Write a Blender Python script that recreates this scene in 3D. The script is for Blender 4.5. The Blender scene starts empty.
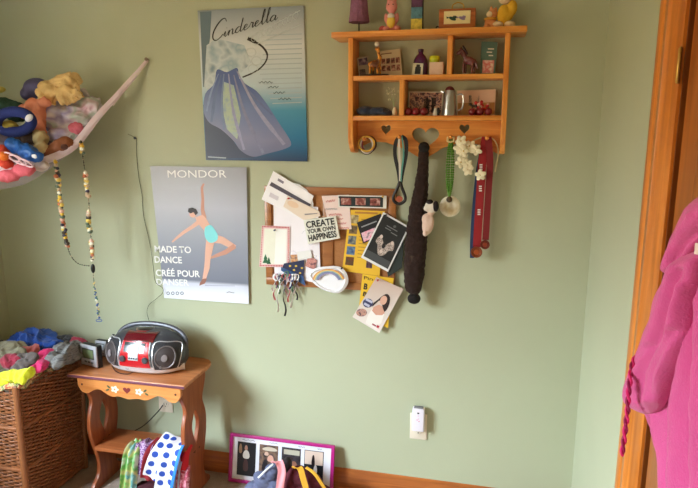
import bpy, bmesh, math, random
from mathutils import Vector, Matrix, noise
random.seed(7)
S = bpy.context.scene
COL = S.collection
PI = math.pi

# ------------------------------------------------------------------ camera
CAM = Vector((0, -2.3, 1.537))
YAW, PITCH, ROLL, F = math.radians(13.155), math.radians(10.884), math.radians(.13), 600.0
FWD = Vector((-math.sin(YAW)*math.cos(PITCH), math.cos(YAW)*math.cos(PITCH), -math.sin(PITCH)))
_r = Vector((math.cos(YAW), math.sin(YAW), 0)); _u = _r.cross(FWD)
RGT = _r*math.cos(ROLL) + _u*math.sin(ROLL); UPV = -_r*math.sin(ROLL) + _u*math.cos(ROLL)
def ray(px, py): return FWD*F + RGT*(px-349) + UPV*(244-py)
def P(px, py, Y=0.0):          # point Y metres in front of the rear wall
    d = ray(px, py); return CAM + d*((2.3-Y)/d.y)
def PZ(px, py, z):
    d = ray(px, py); return CAM + d*((z-CAM.z)/d.z)
def PX(px, py, x):
    d = ray(px, py); return CAM + d*((x-CAM.x)/d.x)
def mpp(p): return (Vector(p)-CAM).dot(FWD)/F
cd = bpy.data.cameras.new('camera'); cam = bpy.data.objects.new('camera', cd); COL.objects.link(cam)
cd.sensor_width = 36; cd.lens = F/698*36; cd.clip_start = .02
cam.matrix_world = Matrix.Translation(CAM) @ Matrix((RGT, UPV, -FWD)).transposed().to_4x4()
S.camera = cam

# ------------------------------------------------------------------ materials
def lin(c):
    return tuple(((v/255)/12.92 if v/255 <= .04045 else ((v/255+.055)/1.055)**2.4) for v in c) + (1,)
MC = {}
def mat(c, rough=.6, metal=0, bump=0, bscale=60, var=0, vscale=8, coat=0, sheen=0, trans=0, alpha=1):
    key = (c, rough, metal, bump, bscale, var, vscale, coat, sheen, trans, alpha)
    if key in MC: return MC[key]
    m = bpy.data.materials.new('surface'); m.use_nodes = True
    nt = m.node_tree; b = nt.nodes['Principled BSDF']
    b.inputs['Base Color'].default_value = lin(c); b.inputs['Roughness'].default_value = rough
    b.inputs['Metallic'].default_value = metal; b.inputs['Coat Weight'].default_value = coat
    b.inputs['Sheen Weight'].default_value = sheen; b.inputs['Transmission Weight'].default_value = trans
    b.inputs['Alpha'].default_value = alpha
    tc = nt.nodes.new('ShaderNodeTexCoord')
    n = nt.nodes.new('ShaderNodeTexNoise'); n.inputs['Scale'].default_value = vscale; n.inputs['Detail'].default_value = 4
    nt.links.new(tc.outputs['Object'], n.inputs['Vector'])
    mx = nt.nodes.new('ShaderNodeMix'); mx.data_type = 'RGBA'
    v = max(var, .04)
    mx.inputs['A'].default_value = lin(tuple(x*(1-v) for x in c)); mx.inputs['B'].default_value = lin(tuple(min(255, x*(1+v)) for x in c))
    nt.links.new(n.outputs['Fac'], mx.inputs['Factor']); nt.links.new(mx.outputs['Result'], b.inputs['Base Color'])
    if bump:
        n2 = nt.nodes.new('ShaderNodeTexNoise'); n2.inputs['Scale'].default_value = bscale; n2.inputs['Detail'].default_value = 3
        nt.links.new(tc.outputs['Object'], n2.inputs['Vector'])
        bp = nt.nodes.new('ShaderNodeBump'); bp.inputs['Strength'].default_value = bump; bp.inputs['Distance'].default_value = .004
        nt.links.new(n2.outputs['Fac'], bp.inputs['Height']); nt.links.new(bp.outputs['Normal'], b.inputs['Normal'])
    MC[key] = m
    return m
def wood(c1, c2, axis='x', rough=.35, sc=6, coat=.25):
    key = ('wood', c1, c2, axis, rough, sc)
    if key in MC: return MC[key]
    m = bpy.data.materials.new('wood'); m.use_nodes = True; nt = m.node_tree; b = nt.nodes['Principled BSDF']
    tc = nt.nodes.new('ShaderNodeTexCoord'); mp = nt.nodes.new('ShaderNodeMapping')
    s = {'x': (.6, 9, 9), 'y': (9, .6, 9), 'z': (9, 9, .6)}[axis]
    mp.inputs['Scale'].default_value = s; nt.links.new(tc.outputs['Object'], mp.inputs['Vector'])
    n = nt.nodes.new('ShaderNodeTexNoise'); n.inputs['Scale'].default_value = sc; n.inputs['Detail'].default_value = 6; n.inputs['Distortion'].default_value = .6
    nt.links.new(mp.outputs['Vector'], n.inputs['Vector'])
    r = nt.nodes.new('ShaderNodeValToRGB'); r.color_ramp.elements[0].position = .32; r.color_ramp.elements[1].position = .68
    r.color_ramp.elements[0].color = lin(c1); r.color_ramp.elements[1].color = lin(c2)
    nt.links.new(n.outputs['Fac'], r.inputs['Fac']); nt.links.new(r.outputs['Color'], b.inputs['Base Color'])
    b.inputs['Roughness'].default_value = rough; b.inputs['Coat Weight'].default_value = coat; b.inputs['Coat Roughness'].default_value = .2
    MC[key] = m
    return m
def ramp_mat(cols, scale=20, rough=.4, const=False, seed=0., detail=2, stretch=(1, 1, 1)):
    """blotchy multi-colour print (photographs, patterned cloth)"""
    m = bpy.data.materials.new('print'); m.use_nodes = True; nt = m.node_tree; b = nt.nodes['Principled BSDF']
    tc = nt.nodes.new('ShaderNodeTexCoord'); mp = nt.nodes.new('ShaderNodeMapping'); mp.inputs['Location'].default_value = (seed, seed*2, seed*3)
    mp.inputs['Scale'].default_value = stretch
    nt.links.new(tc.outputs['Object'], mp.inputs['Vector'])
    n = nt.nodes.new('ShaderNodeTexNoise'); n.inputs['Scale'].default_value = scale; n.inputs['Detail'].default_value = detail
    nt.links.new(mp.outputs['Vector'], n.inputs['Vector'])
    r = nt.nodes.new('ShaderNodeValToRGB'); cr = r.color_ramp
    if const: cr.interpolation = 'CONSTANT'
    k = len(cols)
    while len(cr.elements) < k: cr.elements.new(.5)
    for i, c in enumerate(cols):
        cr.elements[i].position = .3 + .4*i/(k-1 if k > 1 else 1); cr.elements[i].color = lin(c)
    nt.links.new(n.outputs['Fac'], r.inputs['Fac']); nt.links.new(r.outputs['Color'], b.inputs['Base Color'])
    b.inputs['Roughness'].default_value = rough
    return m
def grad_mat(stops, z0, z1, rough=.35, axis='Z', haze=.0):
    """printed vertical gradient of a poster; z0,z1 in the sheet's own coordinates"""
    m = bpy.data.materials.new('poster_print'); m.use_nodes = True; nt = m.node_tree; b = nt.nodes['Principled BSDF']
    tc = nt.nodes.new('ShaderNodeTexCoord'); sp = nt.nodes.new('ShaderNodeSeparateXYZ'); nt.links.new(tc.outputs['Object'], sp.inputs[0])
    mr = nt.nodes.new('ShaderNodeMapRange'); mr.inputs['From Min'].default_value = z0; mr.inputs['From Max'].default_value = z1
    nt.links.new(sp.outputs[axis], mr.inputs['Value'])
    n = nt.nodes.new('ShaderNodeTexNoise'); n.inputs['Scale'].default_value = 7; nt.links.new(tc.outputs['Object'], n.inputs['Vector'])
    ma = nt.nodes.new('ShaderNodeMath'); ma.operation = 'MULTIPLY_ADD'; ma.inputs[1].default_value = haze; nt.links.new(n.outputs['Fac'], ma.inputs[0]); nt.links.new(mr.outputs[0], ma.inputs[2])
    r = nt.nodes.new('ShaderNodeValToRGB'); cr = r.color_ramp
    while len(cr.elements) < len(stops): cr.elements.new(.5)
    for i, (p_, c) in enumerate(stops): cr.elements[i].position = p_; cr.elements[i].color = lin(c)
    nt.links.new(ma.outputs[0], r.inputs['Fac']); nt.links.new(r.outputs['Color'], b.inputs['Base Color'])
    b.inputs['Roughness'].default_value = rough
    return m

# ------------------------------------------------------------------ object helpers
def link(name, me, m, parent=None, smooth=True):
    """world-space mesh -> one object; origin moved to the base of its bounding box (or the parent's origin)"""
    if m is not None and not me.materials: me.materials.append(m)
    if smooth:
        for p in me.polygons: p.use_smooth = True
        try: me.set_sharp_from_angle(angle=math.radians(40))
        except Exception: pass
    o = bpy.data.objects.new(name, me); COL.objects.link(o)
    if parent is None:
        xs = [v.co.x for v in me.vertices]; ys = [v.co.y for v in me.vertices]; zs = [v.co.z for v in me.vertices]
        c = Vector(((min(xs)+max(xs))/2, (min(ys)+max(ys))/2, min(zs)))
        me.transform(Matrix.Translation(-c)); o.location = c; o['wl'] = tuple(c)
    else:
        c = Vector(parent['wl']); me.transform(Matrix.Translation(-c)); o.parent = parent; o['wl'] = tuple(c)
    return o
def thing(name, label, cat, loc, group=None):
    o = bpy.data.objects.new(name, None); COL.objects.link(o); o.location = loc; o['wl'] = tuple(loc); o.empty_display_size = .03
    o['label'] = label; o['category'] = cat
    if group: o['group'] = group
    return o
def tag(o, label, cat, group=None):
    o['label'] = label; o['category'] = cat
    if group: o['group'] = group
    return o
def struct(o): o['kind'] = 'structure'; return o
def lab(o, l): o['label'] = l; return o

class MB:
    def __init__(s): s.v = []; s.f = []
    def add(s, vs, fs):
        k = len(s.v); s.v += [Vector(v) for v in vs]; s.f += [tuple(i+k for i in f) for f in fs]; return s
    def box(s, lo, hi):
        x0, y0, z0 = lo; x1, y1, z1 = hi
        return s.add([(x0,y0,z0),(x1,y0,z0),(x1,y1,z0),(x0,y1,z0),(x0,y0,z1),(x1,y0,z1),(x1,y1,z1),(x0,y1,z1)],
              [(0,3,2,1),(4,5,6,7),(0,1,5,4),(1,2,6,5),(2,3,7,6),(3,0,4,7)])
    def slab(s, quad, n, t):
        """quad (any polygon, world points) thickened by t along n"""
        n = Vector(n).normalized(); k = len(quad); a = [Vector(q) for q in quad]; b = [q+n*t for q in a]
        fs = [tuple(range(k)), tuple(range(2*k-1, k-1, -1))] + [(i, k+i, k+(i+1) % k, (i+1) % k) for i in range(k)]
        return s.add(a+b, fs)
    def tube(s, pts, r, n=8, flat=1.0, closed=False):
        pts = [Vector(p) for p in pts]; k = len(pts); rs = r if isinstance(r, (list, tuple)) else [r]*k
        up = None; base = len(s.v); vs = []
        for i, p in enumerate(pts):
            if closed: t = (pts[(i+1) % k]-pts[i-1])
            else: t = (pts[min(i+1, k-1)]-pts[max(i-1, 0)])
            t = t.normalized() if t.length > 1e-9 else Vector((0, 0, 1))
            if up is None: up = Vector((0, 1, 0)) if abs(t.y) < .9 else Vector((1, 0, 0))
            up = (up - t*up.dot(t)); up = up.normalized() if up.length > 1e-6 else Vector((1, 0, 0))
            q = t.cross(up)
            for j in range(n):
                a = 2*PI*j/n; vs.append(p+q*math.cos(a)*rs[i]+up*math.sin(a)*rs[i]*flat)
        fs = []
        for i in range(k if closed else k-1):
            i2 = (i+1) % k
            for j in range(n): fs.append((i*n+j, i*n+(j+1) % n, i2*n+(j+1) % n, i2*n+j))
        if not closed: fs += [tuple(range(n-1, -1, -1)), tuple((k-1)*n+j for j in range(n))]
        return s.add(vs, fs)
    def lathe(s, prof, c, n=24, axis='z', sy=1.0):
        c = Vector(c); vs = []; k = len(prof)
        for r, h in prof:
            for j in range(n):
                a = 2*PI*j/n; x, y = math.cos(a)*max(r, 1e-5), math.sin(a)*max(r, 1e-5)*sy
                vs.append(c+{'z': Vector((x, y, h)), 'y': Vector((x, -h, y)), 'x': Vector((h, x, y))}[axis])
        fs = [(i*n+j, i*n+(j+1) % n, (i+1)*n+(j+1) % n, (i+1)*n+j) for i in range(k-1) for j in range(n)]
        fs += [tuple(range(n-1, -1, -1)), tuple((k-1)*n+j for j in range(n))]
        return s.add(vs, fs)
    def ball(s, c, r, n=12, rot=None):
        c = Vector(c); r = r if isinstance(r, (tuple, list)) else (r, r, r); vs = []; m = n//2+1
        for i in range(m+1):
            th = PI*i/m
            for j in range(n):
                a = 2*PI*j/n
                v = Vector((math.sin(th)*math.cos(a)*r[0], math.sin(th)*math.sin(a)*r[1], math.cos(th)*r[2]))
                if i in (0, m): v += Vector((math.cos(a), math.sin(a), 0))*1e-5
                if rot: v.rotate(rot)
                vs.append(c+v)
        fs = [(i*n+j, (i+1)*n+j, (i+1)*n+(j+1) % n, i*n+(j+1) % n) for i in range(m) for j in range(n)]
        return s.add(vs, fs)
    def mesh(s, bevel=0, seg=2):
        me = bpy.data.meshes.new('mesh'); me.from_pydata([tuple(v) for v in s.v], [], s.f); me.update()
        bm = bmesh.new(); bm.from_mesh(me); bmesh.ops.recalc_face_normals(bm, faces=bm.faces)
        if bevel:
            bmesh.ops.bevel(bm, geom=[e for e in bm.edges if len(e.link_faces) == 2 and e.calc_face_angle(0) > .6], offset=bevel, segments=seg, profile=.5, affect='EDGES', clamp_overlap=True)
        bm.to_mesh(me); bm.free(); return me
    def build(s, name, m, parent=None, bevel=0, seg=2, smooth=True):
        return link(name, s.mesh(bevel, seg), m, parent, smooth)

def eval_mesh(tmp):
    COL.objects.link(tmp); dg = bpy.context.evaluated_depsgraph_get(); dg.update()
    me = bpy.data.meshes.new_from_object(tmp.evaluated_get(dg)); bpy.data.objects.remove(tmp); me.materials.clear(); return me
def board(outlines, thick, M, bevel=.002):
    """flat sawn board with cut-outs: 2-D outlines (u,v), mapped to the world by M (4x4: u,v,normal)"""
    cu = bpy.data.curves.new('c', 'CURVE'); cu.dimensions = '2D'; cu.fill_mode = 'BOTH'
    cu.extrude = thick/2-bevel; cu.bevel_depth = bevel; cu.offset = -bevel
    for pts in outlines:
        sp = cu.splines.new('POLY'); sp.points.add(len(pts)-1); sp.use_cyclic_u = True
        for i, p_ in enumerate(pts): sp.points[i].co = (p_[0], p_[1], 0, 1)
    me = eval_mesh(bpy.data.objects.new('c', cu)); me.transform(M); return me
MXZ = lambda y: Matrix(((1, 0, 0, 0), (0, 0, 1, y), (0, 1, 0, 0), (0, 0, 0, 1)))     # (u,v)->(x,z) at y
MYZ = lambda x: Matrix(((0, 0, 1, x), (1, 0, 0, 0), (0, 1, 0, 0), (0, 0, 0, 1)))     # (u,v)->(y,z) at x
MXY = lambda z: Matrix(((1, 0, 0, 0), (0, 1, 0, 0), (0, 0, 1, z), (0, 0, 0, 1)))
def smooth_path(pts, n=6):
    """Catmull-Rom through points (any dimension)"""
    pts = [Vector(p) for p in pts]; out = []
    for i in range(len(pts)-1):
        a, b, c, d = pts[max(i-1, 0)], pts[i], pts[i+1], pts[min(i+2, len(pts)-1)]
        for k in range(n):
            t = k/n; out.append(.5*((2*b)+(c-a)*t+(2*a-5*b+4*c-d)*t*t+(3*b-a-3*c+d)*t**3))
    out.append(pts[-1]); return out
def smooth_loop(pts, n=5):
    pts = [Vector(p) for p in pts]; k = len(pts); out = []
    for i in range(k):
        a, b, c, d = pts[i-1], pts[i], pts[(i+1) % k], pts[(i+2) % k]
        for j in range(n):
            t = j/n; out.append(.5*((2*b)+(c-a)*t+(2*a-5*b+4*c-d)*t*t+(3*b-a-3*c+d)*t**3))
    return out
def blob(ells, voxel=.006, smooth=6, amp=0, freq=20, ridge=False, seed=0.0):
    """one continuous soft body from ellipsoids (centre, radii, optional euler z/x)"""
    b = MB()
    for e in ells:
        rot = None
        if len(e) > 2: rot = Matrix.Rotation(e[2][0], 4, 'X') @ Matrix.Rotation(e[2][1], 4, 'Y') @ Matrix.Rotation(e[2][2], 4, 'Z'); rot = rot.to_euler()
        b.ball(e[0], e[1], 20, rot)
    t = bpy.data.objects.new('t', b.mesh())
    rm = t.modifiers.new('r', 'REMESH'); rm.mode = 'VOXEL'; rm.voxel_size = voxel
    sm = t.modifiers.new('s', 'SMOOTH'); sm.factor = .6; sm.iterations = smooth
    me = eval_mesh(t)
    if amp:
        ns = [v.normal.copy() for v in me.vertices]; off = Vector((seed, seed*1.7, -seed))
        for v, nn in zip(me.vertices, ns):
            w = v.co*freq+off+Vector((0, 0, 0)) ; h = noise.fractal(w, 1.0, 2.0, 3)
            if ridge: h = 1-2*abs(noise.noise(w+Vector(noise.noise_vector(w*.5))*1.2))-.5+.4*(.5-1.6*abs(noise.noise(w*2.6+Vector(noise.noise_vector(w*.9))*1.5)))
            v.co += nn*h*amp
        me.update()
    return me
def text(s, p0, p1, h, m, parent, name='lettering', shear=0, bold=0, Y=None, n=Vector((0, -1, 0)), thick=.0003, pts=None, up=None):
    """printed words: from world point p0 to p1 along the baseline, cap height h (metres)"""
    cu = bpy.data.curves.new('t', 'FONT'); cu.body = s; cu.size = 1; cu.shear = shear; cu.offset = bold; cu.extrude = 0; cu.fill_mode = 'FRONT'; cu.resolution_u = 3
    me = eval_mesh(bpy.data.objects.new('t', cu))
    xs = [v.co.x for v in me.vertices]; x0, x1 = min(xs), max(xs)
    p0 = Vector(p0); p1 = Vector(p1); u = (p1-p0); L = u.length; u.normalize(); vv = (up or Vector((0, 0, 1))); vv = (vv-u*vv.dot(u)).normalized()
    for v in me.vertices: v.co = p0+u*((v.co.x-x0)/(x1-x0)*L)+vv*(v.co.y/.69*h)+Vector(n)*thick
    return link(name, me, m, parent, smooth=False)

def crop(x0, y0, sc):
    return lambda x, y: (x0+x/sc, y0+y/sc)
def sheet(name, label, cat, quad, Y, m, group=None, t=.0012, curl=0):
    """a sheet of paper on the rear wall; quad in photo coordinates, thin real slab at distance Y; returns thing"""
    w = [P(x, y, Y) for x, y in quad]; zc = min(p.z for p in w); xc = sum(p.x for p in w)/len(w)
    r = thing(name, label, cat, (xc, -Y, zc), group)
    b = MB()
    k = 8
    if len(w) == 4 and curl:
        vs = []; fs = []
        for i in range(k+1):
            for j in range(k+1):
                u, v = i/k, j/k
                p = (w[0]*(1-u)+w[1]*u)*(1-v)+(w[3]*(1-u)+w[2]*u)*v
                p = p+Vector((0, -1, 0))*curl*(u**3*v**2*1.0 + .25*(v**4))
                vs.append(p)
        for i in range(k):
            for j in range(k): a = i*(k+1)+j; fs.append((a, a+1, a+k+2, a+k+1))
        n = len(vs); vs2 = [v+Vector((0, t, 0)) for v in vs]
        b.add(vs+vs2, fs+[tuple(x+n for x in reversed(f)) for f in fs])
        bd = [i*(k+1) for i in range(k+1)]+[k*(k+1)+j for j in range(1, k+1)]+[i*(k+1)+k for i in range(k-1, -1, -1)]+[j for j in range(k-1, 0, -1)]
        b.f += [(bd[i], bd[(i+1) % len(bd)], bd[(i+1) % len(bd)]+n, bd[i]+n) for i in range(len(bd))]
    else: b.slab(w, (0, 1, 0), t)
    r['Y'] = Y
    b.build('paper', m, r, smooth=bool(curl))
    return r
def ink(r, name, pts, m, lift=.0004, t=.00018):
    Y = r['Y']+lift
    return MB().slab([P(x, y, Y) for x, y in pts], (0, -1, 0), t).build(name, m, r, smooth=False)
def limb(pts, ws):
    """2-D tapered stroke outline"""
    pts = [Vector((p[0], p[1], 0)) for p in pts]; k = len(pts); L = []; R_ = []
    for i, p in enumerate(pts):
        t = (pts[min(i+1, k-1)]-pts[max(i-1, 0)]).normalized(); q = Vector((-t.y, t.x, 0)); L.append(p+q*ws[i]/2); R_.append(p-q*ws[i]/2)
    return [(p.x, p.y) for p in L+R_[::-1]]
def ell(cx, cy, rx, ry, n=16, a=0):
    return [(cx+rx*math.cos(2*PI*i/n)*math.cos(a)-ry*math.sin(2*PI*i/n)*math.sin(a), cy+rx*math.cos(2*PI*i/n)*math.sin(a)+ry*math.sin(2*PI*i/n)*math.cos(a)) for i in range(n)]
def M2(q, u, v):
    """bilinear point in a photo-space quad TL,TR,BR,BL"""
    return ((q[0][0]*(1-u)+q[1][0]*u)*(1-v)+(q[3][0]*(1-u)+q[2][0]*u)*v, (q[0][1]*(1-u)+q[1][1]*u)*(1-v)+(q[3][1]*(1-u)+q[2][1]*u)*v)
def sub(q, u0, v0, u1, v1): return [M2(q, u0, v0), M2(q, u1, v0), M2(q, u1, v1), M2(q, u0, v1)]
def itext(r, s, q, u0, u1, v, h, m, bold=0, shear=0, name='lettering'):
    """text inside quad q: baseline at v from u0 to u1, cap height h (fraction of quad height)"""
    Y = r['Y']+.0008
    a = P(*M2(q, u0, v), Y); b = P(*M2(q, u1, v), Y); up = P(*M2(q, u0, v-h), Y)-a
    return text(s, a, b, up.length, m, r, name, shear, bold, up=up)

# colours
WALL = (181, 184, 155)
PINE = wood((204, 114, 36), (246, 172, 82), 'x'); PINEZ = wood((204, 114, 36), (246, 172, 82), 'z')
OAKX = wood((148, 74, 26), (190, 108, 46), 'x'); CASE = wood((178, 96, 22), (222, 134, 48), 'z', sc=5)
TBLX = wood((150, 88, 48), (182, 116, 70), 'x'); TBLZ = wood((136, 66, 34), (166, 90, 48), 'z')
WHITE = mat((236, 234, 232), .5); BLACK = mat((18, 18, 22), .4); INK = mat((20, 20, 24), .6)
CREAM = mat((238, 226, 196), .6); RED = mat((176, 24, 40), .6); SILVER = mat((190, 192, 198), .3, metal=.7)

# ================================================================== the room
XL, XR, YB, ZC = -2.2, .37, -3.9, 2.42
wallm = mat(WALL, .75, bump=.12, bscale=180, var=.02, vscale=2)
struct(MB().box((XL-.12, 0, 0), (XR+.12, .12, ZC)).build('wall_rear', wallm))
# left wall with the window opening (source of the daylight)
WY0, WY1, WZ0, WZ1 = -2.35, -1.2, .85, 1.95
struct(MB().box((XL-.12, YB, 0), (XL, WY0, ZC)).box((XL-.12, WY1, 0), (XL, 0, ZC)).box((XL-.12, WY0, 0), (XL, WY1, WZ0)).box((XL-.12, WY0, WZ1), (XL, WY1, ZC)).build('wall_left', wallm, smooth=False))
DY0, DY1, DZ = -1.76, -.925, 2.06
struct(MB().box((XR, DY1, 0), (XR+.12, 0, ZC)).box((XR, YB, 0), (XR+.12, DY0, ZC)).box((XR, DY0, DZ), (XR+.12, DY1, ZC)).build('wall_right', wallm, smooth=False))
struct(MB().box((XL-.12, YB-.12, 0), (XR+.12, YB, ZC)).build('wall_front', wallm))
struct(MB().box((XL-.12, YB-.12, ZC), (XR+.12, .12, ZC+.1)).build('ceiling', mat((232, 226, 212), .9)))
carpet = mat((160, 136, 120), .95, bump=.9, bscale=260, var=.14, vscale=30, sheen=.3)
struct(MB().box((XL-.12, YB-.12, -.1), (XR+.12, .12, 0)).build('floor', carpet))
def baseboard(nm, a, b, nrm):
    a = Vector(a); b = Vector(b); nrm = Vector(nrm)
    prof = [(0, 0), (.014, 0), (.014, .062), (.011, .068), (.011, .076), (.006, .086), (.004, .094), (0, .096)]
    vs = [a+nrm*p+Vector((0, 0, z)) for p, z in prof]+[b+nrm*p+Vector((0, 0, z)) for p, z in prof]; k = len(prof)
    mb = MB().add(vs, [(i, (i+1) % k, k+(i+1) % k, k+i) for i in range(k)]+[tuple(range(k)), tuple(range(2*k-1, k-1, -1))])
    struct(mb.build(nm, OAKX if abs(nrm.y) > .5 else wood((148, 74, 26), (190, 108, 46), 'y')))
baseboard('baseboard_rear', (XL, 0, 0), (XR, 0, 0), (0, -1, 0))
baseboard('baseboard_left', (XL, YB, 0), (XL, -.015, 0), (1, 0, 0))
baseboard('baseboard_right', (XR, -.775, 0), (XR, -.015, 0), (-1, 0, 0))
# window: frame, glazing bars and glass
w = struct(MB().box((XL-.09, WY0, WZ0), (XL-.03, WY0+.05, WZ1)).box((XL-.09, WY1-.05, WZ0), (XL-.03, WY1, WZ1)).box((XL-.09, WY0, WZ0), (XL-.03, WY1, WZ0+.05)).box((XL-.09, WY0, WZ1-.05), (XL-.03, WY1, WZ1)).box((XL-.08, (WY0+WY1)/2-.025, WZ0), (XL-.04, (WY0+WY1)/2+.025, WZ1)).build('window_1', WHITE, smooth=False))
# casing and door on the right wall
def moulding(nm, y0, y1, z0, z1, vertical=True, m=CASE):
    """pine door casing with a stepped profile, y0 = outer edge"""
    wd = y1-y0
    prof = [(0, .022), (.06, .024), (.30, .024), (.36, .018), (.42, .024), (.56, .024), (.60, .019), (.74, .016), (.80, .012), (.90, .012), (1, .006)]
    mb = MB()
    if vertical:
        vs = []; k = len(prof)+2
        pr = [(0, 0)]+prof+[(1, 0)]
        for z in (z0, z1): vs += [(XR-d, y0+wd*u, z) for u, d in pr]
        mb.add(vs, [(i, (i+1) % k, k+(i+1) % k, k+i) for i in range(k)]+[tuple(range(k)), tuple(range(2*k-1, k-1, -1))])
    else: mb.box((XR-.022, y1, z0), (XR, y0, z1))
    struct(mb.build(nm, m))
moulding('trim_1', -.785, DY1, 0, DZ)
moulding('trim_2', -1.90, DY0, 0, DZ)
moulding('trim_3', -.785, -1.90, DZ, DZ+.13, False)
struct(MB().box((XR+.05, DY1-.04, 0), (XR+.12, DY1, DZ)).box((XR+.05, DY0, 0), (XR+.12, DY0+.04, DZ)).box((XR+.05, DY0, DZ-.04), (XR+.12, DY1, DZ)).box((XR+.05, DY0, 0), (XR+.12, DY1, .02)).box((XR, DY1-.006, 0), (XR+.05, DY1, DZ)).build('trim_4', wood((110, 52, 16), (140, 74, 24), 'z', sc=5), smooth=False))
door = struct(MB().box((XR+.004, DY0+.004, .006), (XR+.044, DY1-.026, DZ-.004)).build('door_1', wood((142, 70, 18), (178, 100, 34), 'z', sc=4), smooth=False))
dp = MB()
for (a, b, c, d) in ((-1.07, -1.31, .2, .9), (-1.40, -1.64, .2, .9), (-1.07, -1.31, 1.05, 1.9), (-1.40, -1.64, 1.05, 1.9)):
    dp.box((XR-.002, b, c), (XR+.006, a, d))
dp.build('door_panel', wood((142, 70, 18), (178, 100, 34), 'z', sc=4), door, bevel=.002)
hz = PX(684, 64, XR-.008).z
for z in (hz, .35):
    hg = MB().lathe([(.002, -.036), (.0042, -.033), (.0042, .033), (.002, .036)], (XR-.010, DY1-.004, z), 10)
    hg.build('hinge', mat((190, 150, 80), .35, metal=.8), door)
hk = MB().tube(smooth_path([(XR+.004, -1.27, 1.66), (XR-.03, -1.27, 1.655), (XR-.05, -1.27, 1.64), (XR-.055, -1.27, 1.67)]), .005, 8).box((XR-.002, -1.285, 1.63), (XR+.006, -1.255, 1.69))
hk.build('coat_hook', SILVER, door)

# ================================================================== wall shelf
sx0, sx1 = P(351, 90, .105).x-.002, P(506, 90, .105).x-.002
DEP = .105
shelf = thing('wall_shelf', 'pine wall shelf with heart cut-outs and pegs, cluttered with keepsakes', 'shelf', ((sx0+sx1)/2, -.001, 1.44))
tx0, tx1 = P(331, 32, .13).x, P(527.5, 27, .13).x
zt1 = P(430, 28.5, .13).z; zt0 = zt1-.02
MB().box((tx0, -.13, zt0), (tx1, -.001, zt1)).build('top_board', PINE, shelf, bevel=.003)
zbot = P(352, 152, .08).z
for sx in (sx0, sx1):
    prof = [(-.001, zt0), (-DEP, zt0), (-DEP, P(400, 124, .105).z), (-DEP, zbot+.055), (-.1, zbot+.035), (-.085, zbot+.02), (-.08, zbot+.01), (-.065, zbot), (-.03, zbot-.004), (-.001, zbot-.004)]
    link('side_panel', board([prof], .018, MYZ(sx)), PINEZ, shelf)
zm = P(427, 74.5, DEP).z; zl = P(427, 115.5, DEP).z      # tops of the two shelves
MB().box((sx0+.009, -DEP+.003, zm-.017), (sx1-.009, -.001, zm)).build('shelf_board', PINE, shelf, bevel=.0015)
MB().box((sx0+.009, -DEP+.003, zl-.017), (sx1-.009, -.001, zl)).build('shelf_board', PINE, shelf, bevel=.0015)
xd1 = P(449.5, 60, DEP).x; xd2 = P(401.5, 100, DEP).x
MB().box((xd1-.009, -DEP+.005, zm), (xd1+.009, -.001, zt0)).build('divider', PINEZ, shelf, bevel=.0015)
MB().box((xd2-.009, -DEP+.005, zl), (xd2+.009, -.001, zm-.017)).build('divider', PINEZ, shelf, bevel=.0015)
HB = .030     # the heart board
def hp(x, y): p = P(x, y, HB); return (p.x, p.z)
bx0, bx1 = sx0+.009, sx1-.009
low = [(357, 150), (362, 146), (370, 142.5), (378, 142), (386, 142.5), (393, 145), (399, 147), (404, 149), (410, 152), (416, 156), (422, 158.5), (428, 157), (435, 153), (441, 149), (447, 146.5), (455, 144), (464, 143), (474, 143.5), (482, 146), (490, 150), (496, 153)]
out = [(bx0, zl-.017)]+[(max(bx0, min(bx1, hp(*q)[0])), hp(*q)[1]) for q in low]+[(bx1, hp(498, 155)[1]), (bx1, zl-.017)]
def heart(cx, cy, w_, h_):
    pts = []
    for i in range(28):
        t = 2*PI*i/28; x = 16*math.sin(t)**3; y = 13*math.cos(t)-5*math.cos(2*t)-2*math.cos(3*t)-math.cos(4*t)
        pts.append((cx+x/32*w_, cy+(y+2.5)/29*h_))
    return pts
def hearto(px, py, wpx, hpx):
    c = hp(px, py); k = mpp(P(px, py, HB)); return heart(c[0], c[1], wpx*k, hpx*k)
link('heart_board', board([out, hearto(425.5, 139, 27, 22), hearto(386, 130, 10, 9.5), hearto(464.5, 129.5, 10, 9.5)], .015, MXZ(-HB+.008), .0012), PINE, shelf)
PEGY = .0372
pegs = [(366, 139), (401, 137), (424, 150), (451, 137), (487, 138)]
for q in pegs:
    p = P(*q, HB)
    MB().lathe([(.005, 0), (.005, .022), (.004, .03), (.0065, .036), (.0075, .042), (.005, .047), (.001, .048)], (p.x, -.030, p.z), 12, 'y').build('peg', PINEZ, shelf)

# ---------- things on top of the shelf (bases on zt1)
def base(px, Y, z): # x of pixel column at Y on height z
    # find the ray at column px hitting z and Y: x on plane Y at any row
    a = P(px, 20, Y); b = P(px, 120, Y); t = (z-a.z)/(b.z-a.z); return a.x+(b.x-a.x)*t
def zz(py, Y, px=430): return P(px, py, Y).z
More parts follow.
